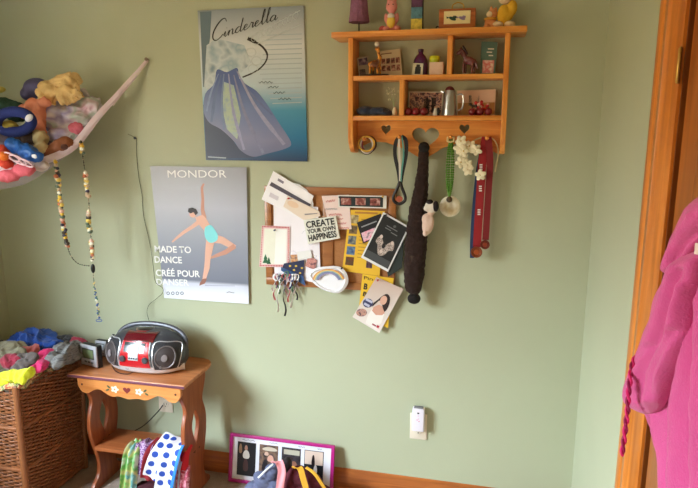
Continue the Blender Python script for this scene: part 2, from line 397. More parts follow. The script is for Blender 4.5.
# doll dress on a stand
Yd = .07; cx = P(359, 12, Yd).x; r = thing('doll_dress', 'purple knitted doll dress on a thin stand at the left end of the shelf top', 'doll dress', (cx, -Yd, zt1))
zb = zz(22.5, Yd, 359); k_ = mpp((cx, -Yd, 1.9))
prof = [(10.2*k_, 0), (10.0*k_, .006), (9.2*k_, .03), (8.5*k_, .06), (7.9*k_, .09), (7.5*k_, .115), (7.0*k_, .14), (5, .15)]
prof[-1] = (.006, .155)
dm = MB().lathe(prof, (cx, -Yd, zb), 40).mesh()
for v in dm.vertices:
    a = math.atan2(v.co.y+Yd, v.co.x-cx); f_ = 1+.05*math.sin(a*11)*max(0, 1-(v.co.z-zb)/.1); v.co.x = cx+(v.co.x-cx)*f_; v.co.y = -Yd+(v.co.y+Yd)*f_
link('dress', dm, mat((136, 88, 116), .9, bump=1, bscale=220, var=.2, vscale=90), r)
MB().lathe([(.022, 0), (.022, .004), (.003, .006), (.0025, .05)], (cx, -Yd, zt1), 16).build('stand', mat((70, 66, 60), .4, metal=.6), r)
# pink seated figurine
Yd = .07; c = P(391.5, 20, Yd); x = c.x; r = thing('figurine', 'pink seated animal figurine with a yellow bib on the shelf top', 'figurine', (x, -Yd, zt1))
k_ = mpp(c); pinkm = mat((232, 150, 146), .5)
link('body', blob([((x, -Yd, zt1+.035), (.019, .017, .034)), ((x, -Yd, zt1+.088), (.021, .019, .022)), ((x-.012, -Yd, zt1+.11), (.006, .005, .012)), ((x+.012, -Yd, zt1+.11), (.006, .005, .012)),
      ((x-.018, -Yd-.012, zt1+.010), (.012, .018, .010)), ((x+.024, -Yd-.012, zt1+.011), (.012, .018, .011)), ((x-.02, -Yd, zt1+.05), (.007, .008, .018)), ((x+.02, -Yd, zt1+.05), (.007, .008, .018))], .0028, 4), pinkm, r)
MB().ball((x, -Yd-.012, zt1+.035), (.015, .009, .022), 16).build('bib', mat((240, 206, 80), .6), r)
MB().ball((x, -Yd-.012, zt1+.054), (.013, .009, .010), 16).build('collar', WHITE, r)
e = MB()
for s in (-1, 1): e.ball((x+s*.008, -Yd-.0185, zt1+.092), .0022, 8)
e.build('eyes', BLACK, r)
lab(MB().ball((x-.034, -Yd+.01, zt1+.013), (.014, .012, .013), 14).build('foot', mat((196, 84, 84), .6), r), 'darker red foot')
# stack of three decorated blocks
Yd = .07; r = None
q0 = base(411, Yd, zt1); q1 = base(423.5, Yd, zt1)
r = thing('card_box', 'tall narrow box with yellow, blue and purple bands on the shelf top', 'box', ((q0+q1)/2, -Yd+.012, zt1))
z1, z2 = zz(18, Yd), zz(6.5, Yd)
MB().box((q0, -Yd, zt1), (q1-.004, -Yd+.026, z2+.06)).build('carton', mat((40, 34, 40), .6), r, bevel=.001)
for (a, b, cc, nm) in ((zt1+.001, z1, (226, 206, 84), 'yellow_band'), (z1, z2, (88, 138, 160), 'blue_band'), (z2, z2+.058, (92, 50, 88), 'purple_band')):
    MB().box((q0-.0008, -Yd-.0012, a+.0006), (q1-.006, -Yd+.001, b-.0006)).build(nm, ramp_mat([tuple(v*.8 for v in cc), cc, tuple(min(255, v*1.1) for v in cc)], 60, seed=a), r)
# wooden box with picture lid
Yd = .085
q0 = base(438.5, Yd, zt1); q1 = base(475, Yd, zt1); r = thing('trinket_box', 'small wooden box with a bird picture and loop handle on the shelf top', 'box', ((q0+q1)/2, -Yd+.03, zt1))
zt = zz(8.5, Yd, 455)
MB().box((q0, -Yd, zt1), (q1, -.02, zt)).build('box_body', wood((150, 76, 30), (196, 112, 52), 'x', sc=9), r, bevel=.002)
pa, pb = base(443.5, Yd, zt1), base(470, Yd, zt1)
MB().box((pa, -Yd-.0015, zz(24.8, Yd)), (pb, -Yd+.001, zz(12, Yd))).build('picture', mat((240, 226, 176), .5), r)
def bird(px, py, s, cc):
    mb = MB()
    for pts in (ell(px, py, 4*s, 1.8*s, 14, .35), ell(px+3*s, py-1.6*s, 1.5*s, 1.5*s, 10), [(px-3*s, py-1*s), (px-6.5*s, py-2.2*s), (px-6*s, py+.2*s)], [(px-1*s, py-1*s), (px+2*s, py-3.6*s), (px+2*s, py)]):
        mb.slab([P(a, b, Yd+.0016) for a, b in pts], (0, -1, 0), .0004)
    mb.build('bird', mat(cc, .6), r, smooth=False)
bird(452.5, 18.6, .95, (28, 70, 62)); bird(462, 18.2, .85, (150, 132, 178))
cxx = (q0+q1)/2
MB().tube(smooth_path([(cxx-.02, -.05, zt), (cxx-.018, -.05, zt+.018), (cxx, -.05, zt+.026), (cxx+.018, -.05, zt+.018), (cxx+.02, -.05, zt)]), .0022, 8).build('handle', mat((190, 150, 70), .3, metal=.8), r)
MB().tube(smooth_path([(q0+.004, -.075, zt1+.012), (q0-.006, -.078, zt1+.014), (q0-.009, -.078, zt1+.008), (q0-.004, -.078, zt1+.003)]), .002, 6).build('latch', BLACK, r)
# two plush toys
def plush(nm, label, px, w_, parts, Yd=.065):
    r = thing(nm, label, 'soft toy', (base(px, Yd, zt1), -Yd, zt1))
    return r
r = plush('plush_toy', 'small peach and cream soft toy beside the yellow one on the shelf top', 490, 0, 0); x, y = r.location.x, r.location.y
link('body', blob([((x, y, zt1+.022), (.020, .016, .022)), ((x+.006, y, zt1+.05), (.018, .016, .017)), ((x+.001, y, zt1+.068), (.005, .004, .010)), ((x+.016, y, zt1+.064), (.006, .004, .009)), ((x-.012, y-.012, zt1+.008), (.011, .014, .008)), ((x+.012, y-.012, zt1+.008), (.011, .014, .008))], .0026, 4), mat((222, 148, 96), .9, bump=.6, bscale=200, var=.15), r)
lab(MB().ball((x-.004, y-.014, zt1+.048), (.010, .007, .010), 14).build('muzzle', mat((244, 220, 184), .9), r), 'pale muzzle')
MB().tube([(x+.018*math.cos(a), y+.016*math.sin(a), zt1+.034) for a in [2*PI*i/16 for i in range(16)]], .004, 8, closed=True).build('scarf', mat((214, 160, 60), .9), r)
r = plush('plush_toy', 'larger yellow and cream soft toy at the right end of the shelf top', 504, 0, 0); x, y = r.location.x, r.location.y
link('body', blob([((x-.002, y, zt1+.045), (.024, .02, .036)), ((x+.024, y, zt1+.068), (.017, .018, .026)), ((x+.014, y, zt1+.05), (.016, .016, .024))], .003, 4), mat((226, 176, 48), .9, bump=.5, bscale=200), r)
link('head', blob([((x-.002, y-.002, zt1+.102), (.024, .02, .022)), ((x-.022, y, zt1+.112), (.010, .007, .016)), ((x+.018, y, zt1+.118), (.010, .007, .016))], .003, 4), mat((232, 206, 172), .9, bump=.5, bscale=200), r)
for s in (-1, 1): MB().ball((x+s*.02-.002, y-.014, zt1+.012), (.019, .018, .012), 14).build('foot', mat((240, 214, 180), .9), r)
e = MB().ball((x-.010, y-.02, zt1+.106), .0025, 8).ball((x+.006, y-.021, zt1+.106), .0025, 8); e.build('eyes', BLACK, r)

# ---------- upper shelf, left bay
def card(nm, label, cat, q, Y, m, zb, lean=.015, t=.0015, group=None):
    """a card standing on the shelf, leaning back; returns (thing, function quad->world)"""
    w = [P(a, b, Y) for a, b in q]; dz = zb-min(w[2].z, w[3].z)
    w = [p+Vector((0, 0, dz)) for p in w]; top = max(p.z for p in w)
    def f(p): p = Vector(p); return p+Vector((0, lean*(p.z-zb)/(top-zb), 0))
    w = [f(p) for p in w]
    r = thing(nm, label, cat, (sum(p.x for p in w)/4, w[3].y, zb), group)
    MB().slab(w, (0, 1, 0), t).build('card', m, r, smooth=False)
    def put(name, u0, v0, u1, v1, mm):
        def L(u, v, o): return (w[0]*(1-u)+w[1]*u)*(1-v)+(w[3]*(1-u)+w[2]*u)*v+Vector((0, -o, 0))
        return MB().slab([L(u0, v0, .0003), L(u1, v0, .0003), L(u1, v1, .0003), L(u0, v1, .0003)], (0, -1, 0), .0004).build(name, mm, r, smooth=False)
    return r, put, w
def photo(seed, cols=((30, 20, 30), (120, 70, 70), (206, 170, 150), (60, 40, 60)), sc=45): return ramp_mat(list(cols), sc, .35, seed=seed)
r, put, _ = card('photo_card', 'grey card with two small photos leaning at the left of the upper shelf', 'card', [(356, 55.5), (367, 53), (371, 74), (359, 75)], .05, mat((178, 168, 150), .6), zm)
put('photo', .12, .08, .92, .42, photo(1., ((20, 16, 40), (70, 50, 90), (160, 140, 150)), 60)); put('photo', .1, .62, .6, .92, photo(2., ((16, 12, 22), (120, 100, 100)), 70))
r, put, _ = card('photo_card', 'cream card with two rows of small photos behind the giraffe', 'card', [(378, 48), (399.5, 45), (402.5, 73.5), (380, 74)], .035, mat((206, 188, 152), .6), zm)
put('heading', .1, .1, .6, .14, mat((120, 80, 60), .6))
for j, (v0, v1) in enumerate(((.3, .5), (.56, .78))):
    for i in range(4): put('photo', .1+.22*i, v0, .28+.22*i, v1, photo(3.+i+4*j, ((30, 16, 26), (130, 70, 60), (210, 170, 150)), 90))
# giraffe figurine on a black base
Yd = .075; x = base(376.5, Yd, zm); r = thing('giraffe_figurine', 'orange giraffe figurine with a white knob on its head, black base', 'figurine', (x, -Yd, zm))
MB().box((base(359, Yd, zm)+.006, -Yd-.018, zm), (base(389, Yd, zm), -Yd+.02, zm+.006)).build('base', mat((36, 24, 20), .4), r, bevel=.002)
b_ = zm+.006; hz_ = zz(47, Yd, 377)
gm = ramp_mat([(226, 150, 50), (220, 150, 60), (120, 66, 28), (96, 52, 24)], 60, .4, seed=3)
gg = [((x-.008, -Yd, b_+.036), (.024, .013, .014)), ((x+.010, -Yd, b_+.052), (.008, .009, .018), (0, .25, 0)), ((x+.006, -Yd, b_+.078), (.006, .006, .020), (0, -.1, 0)), ((x+.002, -Yd, hz_-.006), (.010, .006, .007))]
for lx in (-.024, -.014, .004, .013): gg.append(((x+lx, -Yd+(.006 if lx in (-.014, .013) else -.006), b_+.016), (.0045, .0045, .020)))
link('body', blob(gg, .0022, 3), gm, r)
MB().ball((x, -Yd, zz(44, Yd, 377)), .0085, 14).build('knob', mat((236, 234, 220), .5), r)
# purple bottle, small photo in front, box with lime lid
Yd = .05; c = P(420.3, 62, Yd); k_ = mpp(c); x = base(420.3, Yd, zm); h = zz(49, Yd, 420)-zm
r = thing('glass_bottle', 'round-shouldered purple bottle on the upper shelf', 'bottle', (x, -Yd, zm))
MB().lathe([(.018, 0), (7.3*k_, .003), (7.4*k_, h*.45), (7*k_, h*.58), (5.2*k_, h*.72), (2.6*k_, h*.82), (2.3*k_, h*.9)], (x, -Yd, zm), 28).build('bottle_body', mat((74, 16, 78), .15, coat=.6), r)
MB().lathe([(.0085, h*.88), (.010, h*.9), (.010, h*.985), (.007, h)], (x, -Yd, zm), 20).build('cap', mat((58, 14, 62), .4), r)
r, put, _ = card('photo_print', 'small print of a dark figure in front of the purple bottle', 'photo', [(413.2, 61.8), (423, 62.2), (422.5, 74), (411.5, 74)], .088, mat((206, 204, 186), .5), zm, .008)
put('figure', .34, .1, .7, .3, BLACK); put('figure', .26, .3, .8, .92, BLACK)
Yd = .06; q0, q1 = base(429, Yd+.02, zm), base(443, Yd+.02, zm); zt = zz(62, Yd+.02, 436)
r = thing('small_box', 'pale pink carton on the upper shelf with a lime jar on it', 'box', ((q0+q1)/2, -Yd, zm))
MB().box((q0, -Yd-.02, zm), (q1, -Yd+.018, zt)).build('carton', mat((222, 192, 172), .6), r, bevel=.0012)
x = base(434.5, Yd, zt); r = thing('lip_balm_tin', 'round lime-green tin on top of the pale pink carton', 'tin', (x, -Yd, zt)); k_ = mpp((x, -Yd, zt))
MB().lathe([(4.6*k_, 0), (4.8*k_, .002), (4.8*k_, .009)], (x, -Yd, zt), 24).build('tin_base', mat((170, 190, 30), .4), r)
MB().lathe([(5.0*k_, .009), (5.1*k_, .011), (5.1*k_, .020), (4.6*k_, .0225)], (x, -Yd, zt), 24).build('lid', mat((196, 208, 30), .35), r)
# horse figurine
Yd = .06; x = base(466, Yd, zm); r = thing('horse_figurine', 'glossy purple-brown standing horse figurine in the upper right bay', 'figurine', (x, -Yd, zm))
hm = mat((112, 62, 66), .15, var=.3, vscale=60, coat=.8)
MB().lathe([(.016, 0), (.017, .002), (.016, .004)], (x-.002, -Yd, zm), 20, sy=.7).build('base', mat((214, 196, 170), .5), r)
hd = zz(49, Yd, 457)
he = [((x+.010, -Yd, zm+.048), (.022, .011, .014), (0, .35, 0)), ((x-.012, -Yd, zm+.072), (.009, .008, .022), (0, -.55, 0)), ((x-.026, -Yd, hd-.012), (.012, .006, .007), (0, -.5, 0)), ((x-.020, -Yd, hd), (.003, .003, .008)), ((x+.034, -Yd, zm+.036), (.004, .004, .020), (0, -.25, 0))]
for lx, ly in ((-.010, -.006), (-.003, .006), (.020, -.006), (.028, .006)): he.append(((x+lx, -Yd+ly, zm+.024), (.0048, .0045, .024)))
link('body', blob(he, .0022, 3), hm, r)
link('mane', blob([((x-.006, -Yd, zm+.085), (.005, .004, .020), (0, -.55, 0))], .0022, 2), mat((60, 34, 40), .3), r)
# teal card
r, put, _ = card('greeting_card', 'tall teal card with a pink picture at the right of the upper shelf', 'card', [(481.5, 38.5), (498, 39), (495, 72.5), (480, 72.5)], .05, mat((84, 118, 108), .6), zm, .02)
put('picture', .14, .56, .88, .95, ramp_mat([(226, 196, 190), (214, 110, 110), (232, 214, 200)], 60, .5, seed=5))
for i, (a, b) in enumerate(((.42, .8), (.36, .7), (.5, .78))): put('lettering', a, .2+.1*i, b, .235+.1*i, mat((226, 226, 214), .6))

# ---------- lower shelf
r = None
Yd = .05; x0_, x1_ = base(357, Yd+.03, zl), base(390, Yd+.03, zl)
me = blob([((x0_+.03, -.06, zl+.018), (.036, .045, .017)), ((x0_+.075, -.06, zl+.016), (.045, .042, .016)), ((x0_+.10, -.066, zl+.010), (.034, .040, .010))], .003, 3, .003, 40, True)
for v in me.vertices: v.co.x = max(v.co.x, sx0+.0095); v.co.z = max(v.co.z, zl+.0003)
tag(link('folded_cloth', me, mat((26, 40, 66), .7, sheen=.2)), 'navy blue cloth folded flat on the lower left shelf', 'cloth')
Yd = .075; x = base(394.3, Yd, zl); r = thing('bud_vase', 'tiny cream vase with pale dried sprigs on the lower shelf', 'vase', (x, -Yd, zl))
MB().lathe([(.006, 0), (.0095, .006), (.010, .014), (.006, .024), (.0045, .028), (.006, .031)], (x, -Yd, zl), 18).build('vase', mat((226, 208, 176), .4), r)
sp = MB(); bl = MB()
for i in range(9):
    a = random.uniform(-1, 1); tip = Vector((x-.012+a*.028, -Yd+random.uniform(.0, .03), zl+random.uniform(.06, .098)))
    sp.tube(smooth_path([(x, -Yd, zl+.028), (x-.004+a*.008, -Yd+.005, zl+.05), tip], 4), .0005, 4)
    for j in range(4): bl.ball(tip+Vector((random.uniform(-.007, .007), random.uniform(-.005, .005), random.uniform(-.008, .006))), .0018, 6)
sp.build('stems', mat((150, 160, 110), .7), r); bl.build('blossoms', mat((214, 214, 180), .7), r)
r, put, _ = card('photo_print', 'crowd photo behind red berries on the lower right shelf', 'photo', [(408.5, 90), (443, 90.5), (442, 114), (408.5, 115)], .03, mat((214, 206, 190), .4), zl, .012)
put('image', .03, .05, .97, .95, ramp_mat([(40, 26, 36), (110, 60, 70), (214, 168, 140), (70, 50, 80), (190, 140, 120)], 65, .35, seed=8.))
put('people', .45, .3, .62, .95, mat((24, 24, 30), .5)); put('people', .68, .25, .8, .9, mat((30, 24, 34), .5))
r, put, _ = card('photo_print', 'peach-toned beach photo behind red berries, right of the steel pot', 'photo', [(457, 88.5), (496, 87), (495, 113.5), (457, 114)], .03, mat((232, 206, 180), .4), zl, .012)
put('image', .02, .04, .98, .5, ramp_mat([(234, 196, 168), (240, 210, 188)], 12, .35)); put('image', .02, .5, .98, .96, mat((206, 160, 96), .4)); put('people', .3, .2, .38, .6, mat((90, 90, 96), .5)); put('people', .5, .15, .58, .6, mat((96, 92, 100), .5))
Yd = .075; x = base(449.3, Yd, zl); k_ = mpp(P(449, 100, Yd)); h = zz(90.5, Yd, 449)-zl; r = thing('coffee_pot', 'brushed steel pot with a curved handle and dark red knobbed lid', 'pot', (x, -Yd, zl))
steel = mat((176, 176, 178), .28, metal=.9)
MB().lathe([(7.2*k_, 0), (7.4*k_, .003), (6.9*k_, h*.3), (6.1*k_, h*.75), (5.6*k_, h*.97), (5.2*k_, h)], (x, -Yd, zl), 32).build('pot_body', steel, r)
MB().ball((x-.001, -Yd, h+zl), (4.6*k_, 4.6*k_, 4.2*k_), 18).build('lid', mat((92, 20, 34), .5, bump=.5, bscale=200), r)
MB().tube(smooth_path([(x+.024, -Yd, zl+h*.82), (x+.042, -Yd, zl+h*.84), (x+.048, -Yd, zl+h*.6), (x+.044, -Yd, zl+h*.3), (x+.028, -Yd, zl+h*.2)]), .0032, 8).build('handle', steel, r)
MB().slab([(x-.022, -Yd-.006, zl+h*.9), (x-.034, -Yd, zl+h*.96), (x-.022, -Yd+.006, zl+h*.9), (x-.022, -Yd, zl+h*.7)], (0, 0, 1), .003).build('spout', steel, r)
berry = mat((120, 16, 30), .35, coat=.3)
bp = [(408.5, 110, 3.8), (416, 110, 4.0), (424, 110, 4.0), (472, 109.5, 3.6), (480, 109.5, 3.8), (488.5, 109.5, 3.8)]
for i, (a, b, rr) in enumerate(bp):
    yy = .08; xx = base(a, yy, zl+.015); kk = mpp((xx, -yy, zl)); R0 = rr*kk
    lb = 'dark red berry ball on the lower shelf left of the steel pot' if i < 3 else 'dark red berry ball on the lower shelf right of the steel pot'
    t_ = thing('berry_ball', lb, 'ornament', (xx, -yy, zl), 'red berry balls '+('left' if i < 3 else 'right')+' of the pot')
    MB().ball((xx, -yy, zl+R0), R0, 16).build('ball', berry, t_); MB().lathe([(.002, 0), (.0025, .003), (.001, .005)], (xx, -yy, zl+2*R0-.001), 8).build('cap', mat((80, 70, 40), .6), t_)
Yd = .055; x = base(478, Yd, zl+.03); r = thing('flower_posy', 'small red and white posy behind the berry balls right of the pot', 'flowers', (x, -Yd, zl))
for cc, n_ in (((196, 44, 44), 16), ((236, 200, 190), 12), ((70, 60, 50), 6)):
    m_ = MB()
    for i in range(n_):
        a = random.uniform(0, 2*PI); rr = random.uniform(0, .036); m_.ball((x+math.cos(a)*rr, -Yd+random.uniform(-.012, .008), zl+.036+math.sin(a)*rr*.75), random.uniform(.004, .007), 8)
    m_.build('blossoms', mat(cc, .6), r)
MB().lathe([(.012, 0), (.014, .008), (.01, .02)], (x, -Yd, zl), 14).build('pot', mat((110, 40, 40), .5), r)
Yd = .085; x = base(436.5, Yd, zl); r = thing('pair_figurine', 'tiny black and white standing figurine left of the steel pot', 'figurine', (x, -Yd, zl))
MB().lathe([(.008, 0), (.007, .01), (.004, .022), (.0035, .026)], (x-.005, -Yd, zl), 14).build('white_gown', mat((226, 220, 214), .5), r)
MB().lathe([(.005, 0), (.005, .015), (.0055, .024), (.003, .028)], (x+.006, -Yd, zl), 14).build('black_suit', BLACK, r)
MB().ball((x-.005, -Yd, zl+.029), .0038, 10).ball((x+.006, -Yd, zl+.031), .0038, 10).build('heads', mat((200, 150, 120), .5), r)

# ================================================================== things on the pegs
def hang(c, name, label, cat): 
    return thing(name, label, cat, c)
# hair ties
c = P(366.5, 146, PEGY+.028); k_ = mpp(c)
r0 = None
for i, (cc, rx, rz, dx, dz, dy) in enumerate((((206, 160, 60), 8, 7.2, 0, -1.2, .026), ((34, 26, 40), 7.4, 8.6, -.6, -2, .007), ((160, 60, 100), 6.4, 7.5, .8, -1.5, .013), ((206, 196, 190), 6.2, 8.2, 0, -2.4, .019), ((90, 66, 50), 7.6, 7.6, .6, -2.4, -.006))):
    pts = [(c.x+(dx+rx*1.0*math.cos(a))*k_, -(.030+.012+dy)+.003*math.sin(2*a+i), P(366, 139, .03).z+.0095-rz*k_+(rz*math.sin(a))*k_) for a in [2*PI*j/28 for j in range(28)]]
    nm = ['mustard yellow', 'black', 'magenta', 'off-white', 'brown'][i]
    tag(MB().tube(pts, .0036, 8, closed=True).build('hair_tie', mat(cc, .8)), nm+' elastic hair tie hanging on the left peg of the shelf', 'hair tie', 'hair ties on the left peg')
# ribbon medal : thin striped lanyard with a teardrop loop
Yh = .055
r = thing('medal_ribbon', 'black lanyard with white and teal cords and teardrop tag on second peg', 'lanyard', P(400, 205, Yh))
pc = P(401, 137, Yh-.007)
def ribbon(pts, wid, t=.0008, n=5, tw=0, nrm=Vector((0, -1, 0))):
    pp = smooth_path(pts, n); vs = []; fs = []; k = len(pp); ws = wid if isinstance(wid, (list, tuple)) else None
    for i, p in enumerate(pp):
        tg = (pp[min(i+1, k-1)]-pp[max(i-1, 0)]).normalized(); sd = tg.cross(nrm); sd = sd.normalized() if sd.length > 1e-5 else Vector((1, 0, 0))
        if tw: sd.rotate(Matrix.Rotation(tw*i/k, 4, tg).to_euler())
        w_ = (wid if ws is None else ws[0]+(ws[1]-ws[0])*i/(k-1))/2
        nn = sd.cross(tg).normalized()
        vs += [p-sd*w_-nn*t/2, p+sd*w_-nn*t/2, p+sd*w_+nn*t/2, p-sd*w_+nn*t/2]
    for i in range(k-1):
        for j in range(4): fs.append((i*4+j, i*4+(j+1) % 4, (i+1)*4+(j+1) % 4, (i+1)*4+j))
    fs += [(3, 2, 1, 0), tuple((k-1)*4+j for j in range(4))]
    return MB().add(vs, fs)
def hangstrand(name, m, px_pts, wid, parent, Y=Yh, w3=True):
    pts = [P(a, b, Y+(c_[0] if c_ else 0)) for a, b, *c_ in px_pts]
    return ribbon(pts, wid).build(name, m, parent)
hangstrand('strap', mat((24, 24, 30), .6), [(400.5, 136), (396, 142), (395, 155), (398.5, 172), (400, 184)], .014, r)
hangstrand('strap', mat((24, 24, 30), .6), [(401.5, 136), (406, 141), (406, 155), (402.5, 172), (400.5, 184)], .014, r)
lab(hangstrand('cord', mat((216, 210, 200), .6), [(400.5, 135.6, .003), (399, 141, .003), (399.3, 155, .003), (400, 172, .003), (400, 183, .003)], .008, r), 'off-white cord')
lab(hangstrand('cord', mat((90, 160, 150), .6), [(401.5, 135.6, .003), (402.6, 142, .003), (403.5, 155, .003), (401.5, 172, .003), (400.6, 183, .003)], .006, r), 'teal cord')
MB().tube([P(a, b, Yh) for a, b in [(p.x, p.y) for p in smooth_loop([(400, 182, 0), (397.5, 188, 0), (393.5, 196, 0), (394, 201, 0), (399, 204, 0), (404.5, 201, 0), (405, 196, 0), (402, 188, 0)], 4)]], .006, 8, closed=True).build('teardrop_loop', mat((24, 18, 18), .5), r)
lab(MB().slab([P(a, b, Yh) for a, b in ell(399.3, 199, 3.4, 3)], (0, 1, 0), .004).build('tag', mat((176, 88, 60), .5), r), 'copper tag')
# long-armed dark brown plush hanging from the centre peg
r = thing('hanging_plush', 'long dark brown fuzzy plush hanging by its arm from the centre peg', 'soft toy', P(414, 304, .055))
ctr = [(423.7, 150, 5.0), (423.5, 160, 5.6), (422.5, 175, 6.4), (421, 190, 7.4), (419.3, 205, 9), (418, 218, 10.5), (417, 232, 11.2), (416, 246, 11.4), (415, 258, 11.2), (414.3, 270, 10.8), (413.5, 282, 9.6), (413.2, 292, 7.5)]
el = []
for i in range(len(ctr)-1):
    for k in range(3):
        t = k/3; a, b = ctr[i], ctr[i+1]; X_, Y_, W_ = [a[j]*(1-t)+b[j]*t for j in range(3)]
        p = P(X_, Y_, .058); kk = mpp(p); el.append((p, (W_*kk, min(W_*kk, .036)*.85+.002, 6*kk)))
link('body', blob(el, .004, 5, .0035, 55), mat((40, 20, 13), .95, bump=1, bscale=300, var=.25, vscale=40, sheen=.05), r)
p = P(424, 147.5, .066); MB().ball(p, (.021, .019, .021), 16).build('hand', mat((22, 16, 16), .9, bump=.6, bscale=200), r)
p = P(414, 298.5, .058); link('foot', blob([(p, (.026, .022, .022)), (p+Vector((-.008, -.006, -.006)), (.014, .016, .012))], .003, 3), mat((20, 14, 14), .9), r)
# small puppy plush
Yp = .100; r = thing('puppy_plush', 'small black and white puppy plush clinging to the brown plush', 'soft toy', P(428, 236, Yp))
h_ = P(431.5, 207, Yp); b_ = P(428, 224, Yp)
link('body', blob([(b_, (.022, .018, .042), (0, .12, 0)), (b_+Vector((-.004, 0, .018)), (.020, .018, .022)), (b_+Vector((.014, -.01, .01)), (.008, .008, .02)), (b_+Vector((-.008, -.01, -.034)), (.010, .012, .012)), (h_+Vector((0, 0, -.012)), (.014, .014, .02))], .003, 4), mat((226, 196, 180), .95, bump=.5, bscale=250), r)
link('head', blob([(h_, (.026, .022, .024)), (h_+Vector((-.016, -.012, -.004)), (.013, .012, .011))], .003, 4), mat((232, 222, 210), .95, bump=.4, bscale=250), r)
for dx, dz, rr in ((.016, .004, (.012, .014, .020)), (-.006, .020, (.013, .014, .009))): lab(MB().ball(h_+Vector((dx, -.010, dz)), rr, 14).build('ear', mat((26, 20, 22), .9), r), 'black ear')
MB().ball(h_+Vector((-.029, -.016, -.002)), .0035, 8).build('nose', BLACK, r)
# green beads with shell disc pendant
Yg = .060; r = thing('bead_necklace', 'green bead necklace with a round shell pendant on fourth peg', 'necklace', P(450, 217, Yg)); gm1 = mat((88, 140, 44), .35)
for (o1, o2) in ((-2.6, .004), (2.6, -.004), (-.8, -.008), (1.2, .008)):
    pts = [P(451+o1*.35, 140, Yg-.014+o2), P(450.6+o1, 152, Yg+o2), P(450+o1*1.25, 170, Yg+o2), P(449.6+o1*.9, 186, Yg+o2), P(449.5, 197, Yg+o2*.3)]
    pp = smooth_path(pts, 7); mb = MB()
    for q in pp: mb.ball(q, .0043, 8)
    mb.build('bead_strand', gm1, r)
p = P(450.8, 139, Yg-.005)
MB().tube([(p.x-.011, p.y-.006, p.z-.008), (p.x-.011, p.y-.006, p.z+.006), (p.x, p.y-.007, p.z+.009), (p.x+.011, p.y-.006, p.z+.006), (p.x+.011, p.y-.006, p.z-.008), (p.x, p.y-.008, p.z-.011)], .004, 8, closed=True).build('fastener', mat((226, 206, 150), .5), r)
p = P(450, 206.5, Yg); k_ = mpp(p)
MB().lathe([(.006, .002), (.010, .006), (.020, .008), (.034, .0065), (10.4*k_, .002), (10.5*k_, 0), (10.2*k_, -.003), (.012, -.004)], p, 36, 'y').build('shell_disc', ramp_mat([(232, 222, 196), (246, 240, 222), (206, 190, 150)], 25, .3, seed=4.), r)
MB().ball(P(449.3, 199.5, Yg+.010), .0115, 12).build('ball', mat((86, 70, 44), .5), r)
# cream silk flowers garland with loop
Yf = .066; r = thing('flower_garland', 'cream silk flower garland with a trailing loop on the right peg', 'garland', P(470, 178, Yf))
fl = [(461, 141), (459.5, 148), (463.5, 151), (469.5, 146), (476, 150), (463, 158), (467.5, 165), (461, 162), (480.5, 175), (468, 170)]
mm1 = mat((246, 236, 206), .7, var=.05)
for i, (a, b) in enumerate(fl):
    c0 = P(a, b, Yf+random.uniform(-.004, .012)); mb = MB(); n_ = 5; a0 = random.uniform(0, 6)
    for j in range(n_):
        an = a0+2*PI*j/n_; d = Vector((math.cos(an), -.25, math.sin(an)))
        tl_ = random.uniform(-.5, .5); mb.ball(c0+d*.010+Vector((0, random.uniform(-.004, .004), 0)), (.0125*random.uniform(.8, 1.15), .0035, .0088), 10, (Matrix.Rotation(-an, 4, 'Y') @ Matrix.Rotation(tl_, 4, 'X')).to_euler())
    f0 = mb.build('flower', mm1, r)
    MB().ball(c0+Vector((0, -.006, 0)), .0028, 8).build('stamen', mat((206, 170, 70), .6), f0)
MB().tube(smooth_path([P(463, 146, Yf-.006), P(472, 141.5, Yf-.010), P(483, 137, Yf-.018), P(493, 139, Yf-.006), P(498, 148, Yf), P(497.5, 160, Yf), P(495, 172, Yf)], 6), .0022, 6).build('stem_loop', mat((186, 166, 120), .7), r)
# red lanyards with medals
Yr = .055
def lanyard(label, m, pts, wid, marks=(), medal=None, Y=Yr):
    t_ = thing('medal_lanyard', label, 'medal', P(pts[-1][0], pts[-1][1], Y), 'medals hanging on the right peg')
    hangstrand('ribbon', m, pts, wid, t_, Y)
    for a, b in marks:
        for k in range(3): MB().slab([P(a+dx*.9, b+dy+k*2.2-2, Y+.0022) for dx, dy in ((-1.6, -.8), (1.6, -.8), (1.6, .5), (-1.6, .5))], (0, -1, 0), .0005).build('lettering', WHITE, t_, smooth=False)
    if medal:
        a, b, rr, cc = medal; p = P(a, b, Y+.003); k = mpp(p)
        MB().lathe([(rr*.7*k, .004), (rr*.8*k, .0055), (rr*k, .0055), (rr*k*1.03, .003), (rr*k, -.001)], p, 28, 'y').build('disc', mat(cc, .35, metal=.6, bump=.6, bscale=150), t_)
        MB().lathe([(.001, .0065), (rr*.45*k, .006), (rr*.5*k, .004)], p, 20, 'y').build('emblem', mat(tuple(min(255, v*1.4) for v in cc), .3, metal=.6), t_)
lanyard('blue ribbon at the back of the bunch on the right peg', mat((28, 52, 96), .6), [(485, 139), (479, 165), (475, 200), (472.5, 235), (472, 258)], .016, Y=.046)
lanyard('red ribbon with white letters, left one, with bronze medal', mat((150, 8, 22), .6), [(486, 137), (482.5, 160), (480.5, 190), (478.5, 220), (477, 247)], .030, [(481, 167), (480.4, 188.5), (479, 212)], (476.5, 252, 5.6, (128, 62, 34)), Y=.054)
lanyard('plain dark red ribbon, right one, with small bronze medal', mat((120, 6, 18), .6), [(488, 137), (490, 160), (488.5, 190), (487, 215), (485.5, 240)], .024, [], (485, 244.5, 4.6, (110, 48, 34)), Y=.060)

